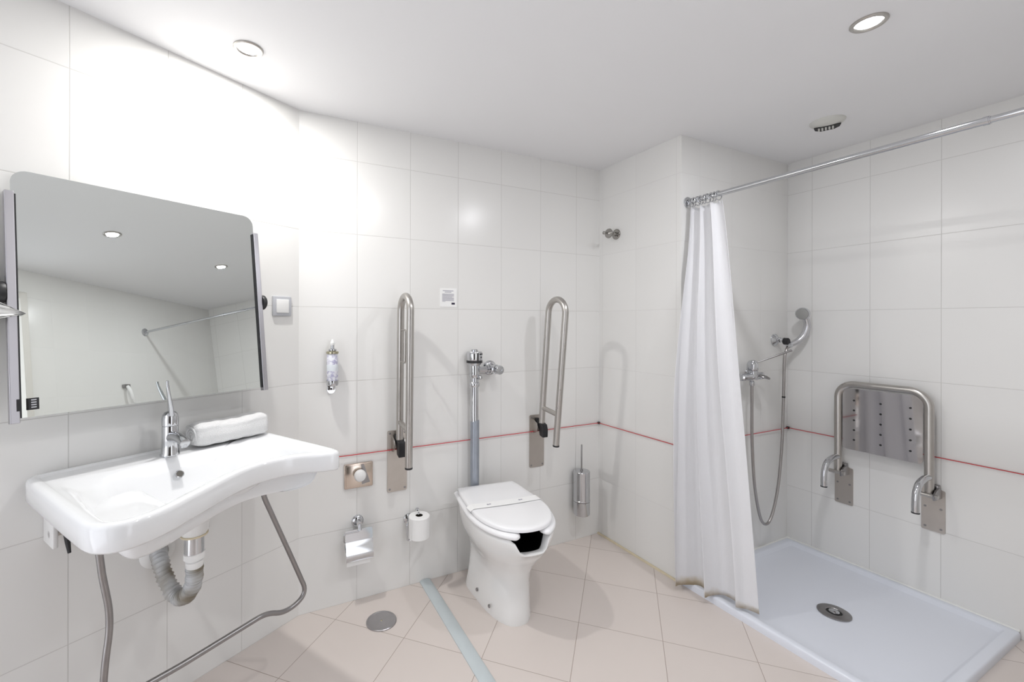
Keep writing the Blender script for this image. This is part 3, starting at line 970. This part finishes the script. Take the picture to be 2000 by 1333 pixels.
# ------------------------------------------------------------------ fold-up grab rails
def build_rail(x, label, lean, paper_hook):
    t = bw(x, 0.0, 'grab_rail', label, 'grab rail', None)
    outl = rrect(0.096, 0.290, 0.008, 5, 0, 0.612)
    MB().prism(outl, 'Y', -0.001, -0.005).build('wall_plate', PLATE, t, smooth=30)
    for sx in (-0.037, 0.037):
        for z in (0.480, 0.665, 0.745):
            MB().lathe([(0.0052, 0), (0.0052, 0.0012), (0.003, 0.0022)], origin=(sx, -0.005, z), axis=(0, -1, 0), seg=14).build('plate_screw', DKSTEEL, t)
    # hinge cheeks
    for sx in (-0.026, 0.026):
        MB().prism([(-0.005, 0.660), (-0.005, 0.735), (-0.040, 0.720), (-0.052, 0.700), (-0.048, 0.680), (-0.03, 0.665)], 'X', sx - 0.0025, sx + 0.0025).build(
            'hinge_cheek', STEEL, t, smooth=30)
    MB().prism([(-0.012, 0.742), (-0.030, 0.722), (-0.060, 0.722), (-0.078, 0.716), (-0.086, 0.690), (-0.084, 0.648), (-0.054, 0.655), (-0.044, 0.690), (-0.020, 0.720)],
               'X', -0.017, 0.017).build('hinge_block', BLACK, t, smooth=30, bevel=0.003)
    # bent tube, leaning slightly off the wall towards the top
    yb0, yb1 = (-0.040, -0.040 - lean)
    yf0, yf1 = (-0.176, -0.176 - lean * 1.1)
    def lerp(a, b_, z, z0=0.62, z1=1.32):
        return a + (b_ - a) * (z - z0) / (z1 - z0)
    zt = 1.319
    pts = [Vector((0, lerp(yb0, yb1, z), z)) for z in (0.712, 0.9, 1.1, zt)]
    ybk, yfr = lerp(yb0, yb1, zt), lerp(yf0, yf1, zt)
    cy, rr = (ybk + yfr) / 2, (ybk - yfr) / 2
    for k in range(1, 16):
        a = PI * k / 16
        pts.append(Vector((0, cy + rr * math.cos(a), zt + rr * math.sin(a))))
    pts += [Vector((0, lerp(yf0, yf1, z), z)) for z in (zt, 1.1, 0.9, 0.632)]
    MB().tube(pts, 0.0165, 20).build('rail_tube', STEEL, t)
    MB().tube([(0, lerp(yf0, yf1, 0.632), 0.632), (0, lerp(yf0, yf1, 0.626), 0.624)], 0.0170, 20).build('end_cap', BLACK, t)
    MB().tube([(0, lerp(yb0, yb1, 0.80), 0.806), (0, lerp(yf0, yf1, 0.79), 0.792)], 0.0125, 16, caps=False).build('cross_tube', STEEL, t)
    if paper_hook:
        ym = lambda z: lerp(yb0, yb1, z) - 0.012
        p = [(0, ym(1.235), 1.235), (0, ym(1.235) - 0.066, 1.235), (0, ym(1.09) - 0.066, 1.088), (0, ym(1.09), 1.088)]
        MB().tube(fillet(p, 0.012), 0.0042, 10).build('paper_hook', STEEL, t)
    return t
build_rail(0.614, 'folded up steel grab rail left of the toilet with a small wire loop', 0.018, True)
build_rail(1.415, 'folded up steel grab rail right of the toilet near the corner', 0.070, False)

# ------------------------------------------------------------------ toilet
def build_toilet():
    t = thing('toilet', 'white floor standing toilet with closed lid and a notch in the bowl front', 'toilet', (1.049, 1.945, 0), math.radians(-6.5))
    NP = 64
    def ring(z, hf, hb, yf, yb, nf=2.2, nb=5.0, zf=None):
        pts = []
        cy = yf + (yb - yf) * 0.55
        for k in range(NP):
            a = 2 * PI * k / NP
            ca, sa = math.cos(a), math.sin(a)
            n = nb if sa > 0 else nf
            x = math.copysign(abs(ca) ** (2 / n), ca)
            s = math.copysign(abs(sa) ** (2 / n), sa)
            y = cy + s * ((yb - cy) if sa > 0 else (cy - yf))
            f = (y - yf) / (yb - yf)
            hw = hf + (hb - hf) * f
            zz = z if zf is None else zf(x * hw, y, z)
            pts.append(Vector((x * hw, y, zz)))
        return pts
    def notch(x, y, z):
        if y > -0.30:
            return z
        w_ = 0.070
        e = min(max((w_ + 0.016 - abs(x)) / 0.040, 0), 1)
        e = e * e * (3 - 2 * e)
        return z - 0.054 * e
    secs = [(0.0, .088, .128, -.398, -.012, 2.6, 6), (0.015, .090, .128, -.400, -.012, 2.6, 6), (0.06, .088, .122, -.398, -.015, 2.5, 5), (0.12, .088, .114, -.398, -.02, 2.4, 5),
            (0.17, .092, .108, -.398, -.02, 2.3, 5), (0.21, .103, .108, -.405, -.02, 2.25, 5), (0.25, .124, .120, -.425, -.015, 2.2, 5), (0.285, .147, .138, -.455, -.01, 2.15, 5),
            (0.315, .163, .150, -.482, -.005, 2.15, 5), (0.345, .176, .157, -.503, 0, 2.15, 5)]
    rings = [ring(*s_) for s_ in secs]
    top = [(0.375, .183, .162, -.517, .004), (0.400, .187, .165, -.524, .006), (0.410, .186, .165, -.524, .006), (0.415, .182, .161, -.520, .002)]
    for z, hf, hb, yf, yb in top:
        e = (z - 0.345) / 0.07
        rings.append(ring(z, hf, hb, yf, yb, 2.15, 5, lambda x, y, zz, e=e: zz + (notch(x, y, zz) - zz) * min(1, e)))
    # inside wall
    rings.append(ring(0.412, .150, .120, -.490, -.06, 2.15, 3.5, notch))
    rings.append(ring(0.405, .143, .115, -.482, -.07, 2.15, 3.5, notch))
    MB().loft(rings, True, False).build('pan', WCER, t, smooth=60)
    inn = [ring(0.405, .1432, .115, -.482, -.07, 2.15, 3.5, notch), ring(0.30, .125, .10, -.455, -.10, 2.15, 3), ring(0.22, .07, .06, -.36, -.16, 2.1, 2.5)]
    o = MB().loft(inn, False, True).build('bowl_interior', BOWL, t, smooth=60)  # shadow under the closed lid, put into the colour as black
    o['label'] = 'inside of the bowl with its deep shadow painted black'
    # moulded relief lines on the sides of the pedestal
    # seat, open at the front
    def oval(hw, yf, yb, n=40, nf=2.15):
        return lambda a: (hw * math.copysign(abs(math.cos(a)) ** (2 / nf), math.cos(a)), yf + (yb - yf) * (0.5 - 0.5 * math.sin(a)))
    path_o, path_i = [], []
    hw, yf, ym = 0.187, -0.532, -0.26
    gap = math.radians(64)
    outer, inner = [], []
    K = 44
    for k in range(K + 1):
        a = -PI / 2 + gap * 0.42 + (PI / 2 - gap * 0.42) * 2 * (k / K) * 0.5
        outer.append((a,))
    def side(sx):
        o_, i_ = [], []
        for k in range(26):
            a = math.radians(66) * (1 - k / 25)          # from near the front gap to the side
            o_.append((sx * hw * math.cos(a) ** 0.93, ym - (ym - yf) * -1 * -math.sin(a) if False else ym + (yf - ym) * math.sin(a)))
            i_.append((sx * (hw - 0.058) * math.cos(a) ** 0.93, ym + (yf + 0.058 - ym) * math.sin(a)))
        for k in range(1, 12):
            y = ym + (0.0 - ym) * k / 11
            w_ = hw - 0.022 * (k / 11) ** 1.5
            o_.append((sx * w_, y))
            i_.append((sx * (w_ - 0.058 - 0.05 * max(0, (k - 7) / 4)), y))
        return o_, i_
    for sx in (-1, 1):
        o_, i_ = side(sx)
        b = MB()
        rings = []
        for (xo, yo), (xi, yi) in zip(o_, i_):
            c = Vector(((xo + xi) / 2, (yo + yi) / 2, 0.428))
            d = Vector((xo - xi, yo - yi, 0))
            hw_ = d.length / 2
            d.normalize()
            rings.append([c + d * (hw_ * math.copysign(abs(math.cos(a)) ** 0.6, math.cos(a))) + Vector((0, 0, 0.012 * math.copysign(abs(math.sin(a)) ** 0.8, math.sin(a))))
                          for a in [2 * PI * k / 18 for k in range(18)]])
        # rounded prong end
        c0 = sum((r for r in rings[0]), Vector()) / 18
        c1 = sum((r for r in rings[1]), Vector()) / 18
        dr = (c0 - c1).normalized()
        pre = []
        for q, adv in ((0.35, 0.022), (0.75, 0.014), (0.93, 0.007)):
            pre.append([c0 + (p - c0) * q + dr * adv for p in rings[0]])
        b.loft(pre + rings)
        so = b.build('seat', SEATPL, t, smooth=60) if sx == -1 else None
        if sx == -1:
            keep = b
        else:
            so = b
            # join both halves into the one seat mesh
            allb = MB()
            allb.add(keep.v, keep.f)
            allb.add(so.v, so.f)
            old = [c for c in t.children if c.name.startswith('seat')][0]
            D.objects.remove(old)
            allb.build('seat', SEATPL, t, smooth=60)
    # lid
    def lid(z, d, n=56):
        pts = []
        for k in range(29):
            a = PI * k / 28
            x = (0.171 - d) * math.copysign(abs(math.cos(a)) ** 0.90, math.cos(a))
            y = -0.275 - (0.507 - 0.275 - d) * math.sin(a) ** 0.98
            pts.append((x, y, z))
        for k in range(1, 8):
            f = k / 8
            pts.append((-(0.171 - d) + 0.017 * f ** 1.3, -0.275 + (0.262 - d) * f, z))
        for x, y in ((-0.150 + d, -0.008 - d), (-0.143 + d, -0.004 - d), (0, -0.004 - d), (0.143 - d, -0.004 - d), (0.150 - d, -0.008 - d)):
            pts.append((x, y, z))
        for k in range(7, 0, -1):
            f = k / 8
            pts.append(((0.171 - d) - 0.017 * f ** 1.3, -0.275 + (0.262 - d) * f, z))
        return pts
    MB().loft([lid(0.441, 0.004), lid(0.443, 0.0), lid(0.452, 0.0), lid(0.4565, 0.003), lid(0.459, 0.010), lid(0.4600, 0.030)]).build('lid', SEATPL, t, smooth=50)
    # hygiene paper band across the lid
    rings = []
    for k in range(25):
        s = k / 24
        x = -0.178 + 0.356 * s
        z = 0.4606 + 0.006 * math.sin(PI * s) ** 0.5 * 0.35
        if abs(x) > 0.166:
            z -= 0.010 * (abs(x) - 0.166) / 0.012
        yc = -0.245 - 0.010 * math.sin(s * 3.0)
        rings.append([(x, yc - 0.026, z + 0.0010), (x, yc + 0.026, z + 0.0002), (x, yc + 0.026, z - 0.0002), (x, yc - 0.026, z + 0.0004)])
    MB().loft(rings).build('paper_band', PAPER, t, smooth=40)
    for x in (-0.085, 0.070):
        b = MB()
        b.prism([(x - 0.008, -0.249), (x - 0.003, -0.244), (x + 0.002, -0.249), (x + 0.002, -0.256), (x - 0.008, -0.256)], 'Z', 0.4632, 0.4637)
        b.prism([(x + 0.003, -0.249), (x + 0.008, -0.244), (x + 0.012, -0.249), (x + 0.010, -0.255), (x + 0.004, -0.255)], 'Z', 0.4632, 0.4637)
        b.build('printed_mark', INK, t, smooth=0)
    # hinge blocks and floor bolts
    for x in (-0.075, 0.075):
        MB().tube([(x - 0.02, -0.012, 0.432), (x + 0.02, -0.012, 0.432)], 0.010, 14).build('lid_hinge', WHITEP, t)
    for (x, y, z) in ((-0.1005, -0.300, 0.045), (-0.112, -0.180, 0.050)):
        MB().lathe([(0.0075, 0), (0.0075, 0.004), (0.005, 0.006)], origin=(x + 0.001, y, z), axis=(-1, -0.1, 0.1), seg=14).build('floor_bolt', DKSTEEL, t)
build_toilet()

# ------------------------------------------------------------------ emergency cord around the room
cord = MB()
ZC = 0.668
cord.tube([(0.19, YB - 0.010, ZC), (XC - 0.014, YB - 0.012, ZC), ], 0.0021, 8)
cord.tube([(XC - 0.012, YB - 0.014, ZC), (XC - 0.006, YD - 0.006, ZC)], 0.0021, 8)
cord.tube([(XC - 0.006, YD - 0.006, ZC), (XE - 0.014, YD - 0.012, ZC)], 0.0021, 8)
cord.tube([(XE - 0.012, YD - 0.014, ZC), (XE - 0.010, YF + 0.01, ZC)], 0.0021, 8)
tag(cord.build('emergency_cord', REDC), 'thin red alarm cord strung along the walls at knee height', 'cord')
for nm, x, y, lb in (('cord_guide', XC - 0.010, YB - 0.010, 'small black cord guide in the corner beside the toilet brush'),
                     ('cord_guide', XE - 0.010, YD - 0.010, 'small black cord guide in the far corner of the shower')):
    g = MB().lathe([(0.0, -0.008), (0.007, -0.006), (0.009, 0), (0.007, 0.006), (0, 0.008)], seg=16).build(nm, BLACK)
    g.location = (x, y, ZC)
    tag(g, lb, 'cord guide')

# ------------------------------------------------------------------ robe hook on the pier
hk = thing('robe_hook', 'round chrome double knob robe hook high on the pier wall', 'hook', (XC, 1.885, 1.778), -PI / 2)
MB().lathe([(0.030, 0), (0.030, 0.004), (0.026, 0.008), (0.022, 0.006), (0.012, 0.007), (0.010, 0.015), (0.010, 0.030)], axis=(0, -1, 0)).build('wall_flange', HOOKM, hk)
MB().lathe([(0.009, 0.028), (0.009, 0.050), (0.012, 0.054)], axis=(0, -1, 0)).build('stem', HOOKM, hk)
MB().lathe([(0.012, 0.052), (0.026, 0.054), (0.028, 0.058), (0.026, 0.064), (0.012, 0.066), (0.006, 0.070), (0.006, 0.086), (0.009, 0.090), (0.009, 0.098), (0.005, 0.101)],
           axis=(0, -1, 0)).build('knob', HOOKM, hk)

# ------------------------------------------------------------------ shower mixer, holder, hand shower
sm = thing('shower_mixer', 'chrome wall mixer with a long thin lever behind the curtain edge', 'shower mixer', (2.330, YD, 0.985), 0.0)
b = MB().lathe([(0.032, 0), (0.032, 0.008), (0.026, 0.016), (0.018, 0.019), (0.013, 0.024), (0.013, 0.050)], origin=(-0.074, 0, 0.010), axis=(0, -1, 0))
b.build('wall_flange', CHROME, sm)
MB().lathe([(0.032, 0), (0.032, 0.008), (0.026, 0.016), (0.018, 0.019), (0.013, 0.024), (0.013, 0.050)], origin=(0.076, 0, 0.010), axis=(0, -1, 0)).build('wall_flange', CHROME, sm)
b = MB().lathe([(0.013, -0.090), (0.019, -0.085), (0.019, -0.062), (0.016, -0.058), (0.018, -0.03), (0.022, 0.0), (0.018, 0.03), (0.016, 0.058), (0.019, 0.062), (0.019, 0.085), (0.013, 0.090)],
               origin=(0, -0.060, 0.006), axis=(1, 0, 0))
b.lathe([(0.024, -0.014), (0.026, 0.0), (0.025, 0.030), (0.020, 0.036)], origin=(0.010, -0.060, 0.004))
b.build('mixer_body', CHROME, sm)
MB().lathe([(0.0245, 0.034), (0.027, 0.040), (0.026, 0.066), (0.018, 0.082), (0.006, 0.088)], origin=(0.010, -0.060, 0.004)).build('lever_cap', CHROME, sm)
MB().lathe([(0.010, -0.046), (0.0125, -0.042), (0.0125, -0.026), (0.009, -0.022), (0.010, -0.008)], origin=(0.004, -0.060, 0.004), seg=12).build('hose_outlet', CHROME, sm)
MB().lathe([(0.030, -0.004), (0.032, 0.0), (0.030, 0.004), (0.012, 0.010)], origin=(0.060, -0.085, 0.004), axis=(0.15, -0.25, 1)).build('spout_disc', DKSTEEL, sm)
pl = [Vector((0.020, -0.070, 0.076)), Vector((0.075, -0.120, 0.108)), Vector((0.140, -0.178, 0.146))]
MB().tube(pl, [0.0032, 0.0045, 0.0055], 12).build('long_lever', DKSTEEL, sm)

sh_ = thing('shower_holder', 'chrome wall flange with a black cradle holding the hand shower', 'shower holder', (2.640, YD, 1.175), 0.0)
MB().lathe([(0.034, 0), (0.034, 0.005), (0.026, 0.012), (0.014, 0.020), (0.011, 0.030)], axis=(0, -1, 0)).build('wall_flange', CHROME, sh_)
MB().lathe([(0.014, 0.026), (0.016, 0.028), (0.016, 0.032), (0.012, 0.034), (0.012, 0.050), (0.014, 0.052)], axis=(0, -1, 0)).build('stem', CHROME, sh_)
b = MB().lathe([(0.013, 0.048), (0.019, 0.052), (0.019, 0.072), (0.014, 0.076)], origin=(0.0, 0, -0.006), axis=(0, -1, 0))
b.build('black_cradle', BLACK, sh_)

hs = thing('hand_shower', 'chrome hand shower with a curved handle resting in the wall cradle', 'hand shower', (2.640, YD - 0.062, 1.165), 0.0)
hp = spline([(0.012, -0.012, -0.016), (0.030, -0.022, -0.006), (0.055, -0.038, 0.012), (0.072, -0.053, 0.042), (0.078, -0.064, 0.085), (0.066, -0.064, 0.125), (0.050, -0.063, 0.152)], 7)
rr = [0.0120 + 0.006 * math.sin(PI * i / (len(hp) - 1)) for i in range(len(hp))]
MB().tube(hp, rr, 18).build('handle', mat('satin_chrome', (0.60, 0.60, 0.62), 0.22, 1.0, var=0.03), hs)
MB().lathe([(0.013, -0.006), (0.014, 0), (0.014, 0.016), (0.012, 0.02)], origin=(0.004, -0.008, -0.022), axis=(0.8, -0.4, 0.4), seg=18).build('handle_collar', CHROME, hs)
hd = Vector((-1.0, -0.12, -0.12)).normalized()
MB().lathe([(0.012, -0.020), (0.026, -0.010), (0.033, 0.002), (0.034, 0.014), (0.032, 0.020)], origin=(0.044, -0.063, 0.157), axis=hd).build('head', CHROME, hs)
MB().lathe([(0.030, 0.0195), (0.028, 0.024), (0.010, 0.026), (0, 0.026)], origin=(0.044, -0.063, 0.157), axis=hd).build('spray_face', mat('spray_grey', (0.35, 0.35, 0.34), 0.35, 0.6, bump=0.4, bscale=500), hs)
# hose
hz = thing('shower_hose', 'long metal shower hose hanging in a loop between mixer and hand shower', 'hose', (2.33, YD - 0.06, 0.0), 0.0)
P0h = [(0.312, -0.010, 1.140), (0.292, -0.012, 1.118), (0.278, -0.010, 1.06), (0.280, -0.004, 0.83), (0.270, -0.002, 0.60), (0.240, 0.0, 0.38), (0.190, 0.002, 0.235), (0.140, 0.004, 0.190),
       (0.085, 0.004, 0.24), (0.035, 0.004, 0.42), (0.012, 0.003, 0.64), (0.004, 0.0, 0.82), (0.004, 0.0, 0.945)]
MB().tube(spline(P0h, 14), 0.0072, 12).build('metal_hose', HOSE, hz)
MB().tube([(0.2802, -0.0055, 0.868), (0.2800, -0.005, 0.860)], 0.0082, 12).build('hose_joint', BLACK, hz)

# ------------------------------------------------------------------ curtain rod, rings, curtain
XR, ZR = 1.911, 1.862
rod = thing('curtain_rod', 'long chrome curtain rod over the edge of the shower tray', 'curtain rod', (XR, YD, ZR), -PI / 2)
MB().tube([(0.0, 0, 0), (0.99, 0, -0.001)], 0.0115, 20).build('rod_tube', CHROME, rod)
MB().tube([(0.98, 0, -0.001), (YD - YF, 0, -0.002)], 0.0098, 20).build('inner_tube', CHROME, rod)
MB().tube([(0.975, 0, -0.001), (0.987, 0, -0.001)], 0.0130, 20).build('rod_joint', CHROME, rod)
MB().lathe([(0.026, 0), (0.026, 0.006), (0.016, 0.012)], axis=(1, 0, 0)).build('end_flange', CHROME, rod)
MB().lathe([(0.032, 0), (0.032, 0.008), (0.018, 0.016)], origin=(YD - YF, 0, -0.002), axis=(-1, 0, 0)).build('end_flange', CHROME, rod)

cr0 = None
ring_me = None
for k in range(9):
    y = YD - 0.022 - 0.0175 * k + (0.002 if k % 2 else 0)
    if cr0 is None:
        pts = [(0.018 * math.cos(a), 0, -0.006 + 0.021 * math.sin(a)) for a in [2 * PI * j / 24 for j in range(24)]]
        o = MB().tube(pts, 0.0022, 8, closed=True).build('curtain_ring', CHROME)
        cr0 = o
    else:
        o = cr0.copy()
        COL.objects.link(o)
    o.location = (XR, y, ZR)
    o.rotation_euler = (0, 0, 0.25 * math.sin(k * 2.1))
    tag(o, 'chrome curtain ring bunched on the rod end above the curtain', 'curtain ring', 'curtain rings on the shower rod')

def build_curtain():
    ns, nt_ = 150, 70
    verts, faces = [], []
    def sm_(a, b, x):
        x = min(max((x - a) / (b - a), 0), 1)
        return x * x * (3 - 2 * x)
    def P(s, t):
        # t 0 top .. 1 bottom
        ytop = 1.452 - 0.172 * s
        yb = 1.458 - 0.345 * s ** 1.15
        k = t ** 0.85
        y = ytop + (yb - ytop) * k
        xt = XR
        xb = 1.806 + 0.055 * sm_(0.0, 0.5, s) + 0.03 * sm_(0.55, 0.95, s)
        x = xt + (xb - xt) * sm_(0.0, 0.55, t) ** 0.8
        zt = ZR - 0.028 - 0.010 * abs(math.sin(s * 9 * PI))
        zb = 0.022 + 0.030 * s + 0.006 * math.sin(11 * s)
        z = zt + (zb - zt) * t
        # pleats: tight at the top, wider below; the right panel hangs flatter
        amp = (0.015 + 0.023 * sm_(0, 0.7, t)) * (1 - 0.55 * sm_(0.72, 0.85, s))
        ph = 2 * PI * (3.4 * s + 0.22 * math.sin(3 * s + 2.2 * t)) + 0.8
        fold = math.sin(ph) + 0.16 * math.sin(2.3 * ph + 1 + 2 * t)
        x += amp * fold
        y += 0.5 * amp * math.cos(ph) * (1 if 0.03 < s < 0.97 else 0.3)
        # keep clear of the pier corner
        if x > XC - 0.006 and y > YD - 0.008:
            y = YD - 0.008
        return (x, y, z)
    for j in range(nt_ + 1):
        for i in range(ns + 1):
            verts.append(P(i / ns, j / nt_))
    for j in range(nt_):
        for i in range(ns):
            a = j * (ns + 1) + i
            faces.append((a, a + 1, a + ns + 2, a + ns + 1))
    b = MB().add(verts, faces)
    o = b.build('shower_curtain', CURT, smooth=80)
    so = o.modifiers.new('thick', 'SOLIDIFY')
    so.thickness = 0.0012
    tag(o, 'white cloth shower curtain gathered to the left with a stained hem', 'curtain')
build_curtain()

# ------------------------------------------------------------------ folded shower seat on the right wall
st = thing('folding_shower_chair', 'folded steel shower chair with perforated mirror polished panel on the wall', 'shower chair', (XE, 1.018, 0.0), -PI / 2)
def sx_(y):
    return 1.018 - y
for yc, zlo in ((1.187, 0.328), (0.852, 0.328)):
    MB().prism(rrect(0.078, 0.192, 0.006, 4, sx_(yc), 0.424), 'Y', -0.001, -0.005).build('wall_plate', PLATE, st, smooth=30)
for yc in (1.187, 0.852):
    for dx in (-0.026, 0.026):
        for z in (0.345, 0.435):
            MB().lathe([(0.0048, 0), (0.0048, 0.0014)], origin=(sx_(yc) + dx, -0.005, z), axis=(0, -1, 0), seg=12).build('plate_screw', DKSTEEL, st)
fx_, zl = -0.058, 0.505
pts = arc_path([(sx_(1.188), fx_, zl), (sx_(1.188), fx_, 0.962), (sx_(0.848), fx_, 0.962), (sx_(0.848), fx_, zl)], 0.070)
MB().tube(pts, 0.0165, 20).build('frame_tube', STEEL, st)
# perforated panel
def panel():
    x0, x1, z0, z1 = sx_(1.168), sx_(0.868), 0.632, 0.940
    cols = [sx_(1.121), sx_(1.017), sx_(0.910)]
    rows = [0.683 + 0.0495 * k for k in range(5)]
    o = rrect(x1 - x0, z1 - z0, 0.018, 5, (x0 + x1) / 2, (z0 + z1) / 2)
    p = MB().prism(o, 'Y', fx_ - 0.002, fx_ + 0.002).build('backrest_panel', POLISHED, st, smooth=30)
    for c in cols:
        for r in rows:
            MB().lathe([(0.0048, 0), (0.0048, 0.0007)], origin=(c, fx_ - 0.0021, r), axis=(0, -1, 0), seg=14).build('panel_hole', DARK, p)
panel()
for yc in (1.188, 0.848):
    x = sx_(yc)
    MB().tube(spline([(x, fx_ - 0.008, 0.583), (x, fx_ - 0.055, 0.582), (x, fx_ - 0.105, 0.566), (x, fx_ - 0.130, 0.530), (x, fx_ - 0.136, 0.488), (x, fx_ - 0.136, 0.452)], 6), 0.0135, 18).build('curved_arm', CHROME, st)
    MB().tube([(x, fx_ - 0.136, 0.452), (x, fx_ - 0.136, 0.447)], 0.0142, 18).build('arm_cap', BLACK, st)
    b = MB()
    b.tube([(x - 0.030, fx_ - 0.020, 0.506), (x + 0.036, fx_ - 0.020, 0.506)], 0.0095, 14)
    b.build('hinge_pin', STEEL, st)
    MB().prism([(-0.005, 0.520), (-0.030, 0.536), (-0.062, 0.530), (-0.090, 0.510), (-0.086, 0.490), (-0.005, 0.486)], 'X', x + 0.020, x + 0.026).build('hinge_bracket', DKSTEEL, st, smooth=30)
    MB().prism([(-0.005, 0.520), (-0.030, 0.536), (-0.050, 0.530), (-0.050, 0.494), (-0.005, 0.486)], 'X', x - 0.012, x - 0.006).build('hinge_bracket', DKSTEEL, st, smooth=30)
    MB().box((x + 0.006, -0.018, 0.532), (0.030, 0.026, 0.026), 0.003).build('hinge_block', DKSTEEL, st, smooth=30)

# ------------------------------------------------------------------ floor fittings
fc = thing('floor_drain_cover', 'round polished metal cover set in the floor tiles below the roll holder', 'drain cover', (0.489, 1.832, 0.0))
MB().lathe([(0.0635, 0), (0.0635, 0.004), (0.061, 0.006), (0.056, 0.0062), (0.055, 0.005), (0.02, 0.0048), (0, 0.0048)], seg=48).build('cover_disc', mat('satin_cover', (0.45, 0.44, 0.45), 0.28, 1.0, var=0.08, vscale=30), fc)
MB().lathe([(0.0045, 0.0048), (0.003, 0.0058)], seg=12).build('centre_screw', BRASS, fc)

fs = MB()
pa, pb_ = Vector((0.757, YB - 0.002, 0)), Vector((0.712, -0.05, 0))
d = (pb_ - pa).normalized()
n2 = Vector((-d.y, d.x, 0))
prof = [(-0.0275, 0.0), (-0.0275, 0.004), (-0.020, 0.009), (-0.006, 0.0115), (0.010, 0.0115), (0.0235, 0.007), (0.0275, 0.003), (0.0275, 0)]
fs.loft([[p + n2 * a + Vector((0, 0, z)) for a, z in prof] for p in (pa, pb_)])
tag(fs.build('floor_strip', STRIP, smooth=50), 'long pale blue grey metal strip crossing the floor left of the toilet', 'floor strip')

# ------------------------------------------------------------------ ceiling fittings
labels = ['recessed ceiling downlight above the wash basin', 'recessed ceiling downlight above the shower side of the room', 'recessed ceiling downlight seen only in the mirror']
for (lx, ly, k), lb in zip(LIGHTS, labels):
    dl = thing('ceiling_downlight', lb, 'ceiling light', (lx, ly, H_CEIL))
    MB().lathe([(0.046, 0.0), (0.046, -0.003), (0.043, -0.006), (0.036, -0.006), (0.032, -0.002), (0.031, 0.0)], cap0=False, cap1=False, seg=40).build('trim_ring', STEEL, dl)
    MB().lathe([(0.031, -0.0015), (0.0, -0.0020)], cap0=False, cap1=True, seg=40).build('lamp', LAMP, dl)

vt = thing('ceiling_vent', 'round off-white extractor vent with slats on the ceiling over the shower', 'vent', (2.337, 1.068, H_CEIL))
MB().lathe([(0.066, 0.0), (0.065, -0.004), (0.060, -0.010), (0.046, -0.018), (0.025, -0.022), (0.0, -0.023)], seg=48).build('vent_dome', VENTP, vt)
far = math.atan2(0.42, 0.90)
MV = Matrix.Rotation(far - PI / 2, 4, 'Z')        # local +y = away from the room centre
MB().prism([(-0.048, -0.008), (0.048, -0.008), (0.044, 0.024), (0.024, 0.046), (-0.024, 0.046), (-0.044, 0.024)], 'Z', -0.0250, -0.0215).xf(MV).build('vent_opening', DARK, vt)
for k in range(5):
    MB().box((0, 0, 0), (0.0065, 0.034, 0.003)).xf(MV @ Matrix.Translation((-0.030 + 0.0125 * k, 0.016, -0.0262)) @ Matrix.Rotation(0.6, 4, 'Y')).build('slat', VENTP, vt, smooth=0)

# hook on the wall behind the camera, seen in the mirror
h3 = thing('wall_hook', 'small white curved hook on the far wall seen in the mirror', 'hook', (1.67, YF, 1.40), PI)
MB().box((0, -0.010, 0.0), (0.060, 0.020, 0.026), 0.003).build('hook_base', DKSTEEL, h3)
MB().tube(spline([(0.0, -0.02, -0.005), (0.004, -0.045, -0.04), (-0.006, -0.05, -0.09), (-0.03, -0.045, -0.13)], 6), [0.013] * 19, 12).build('hook_arm', WHITEP, h3)
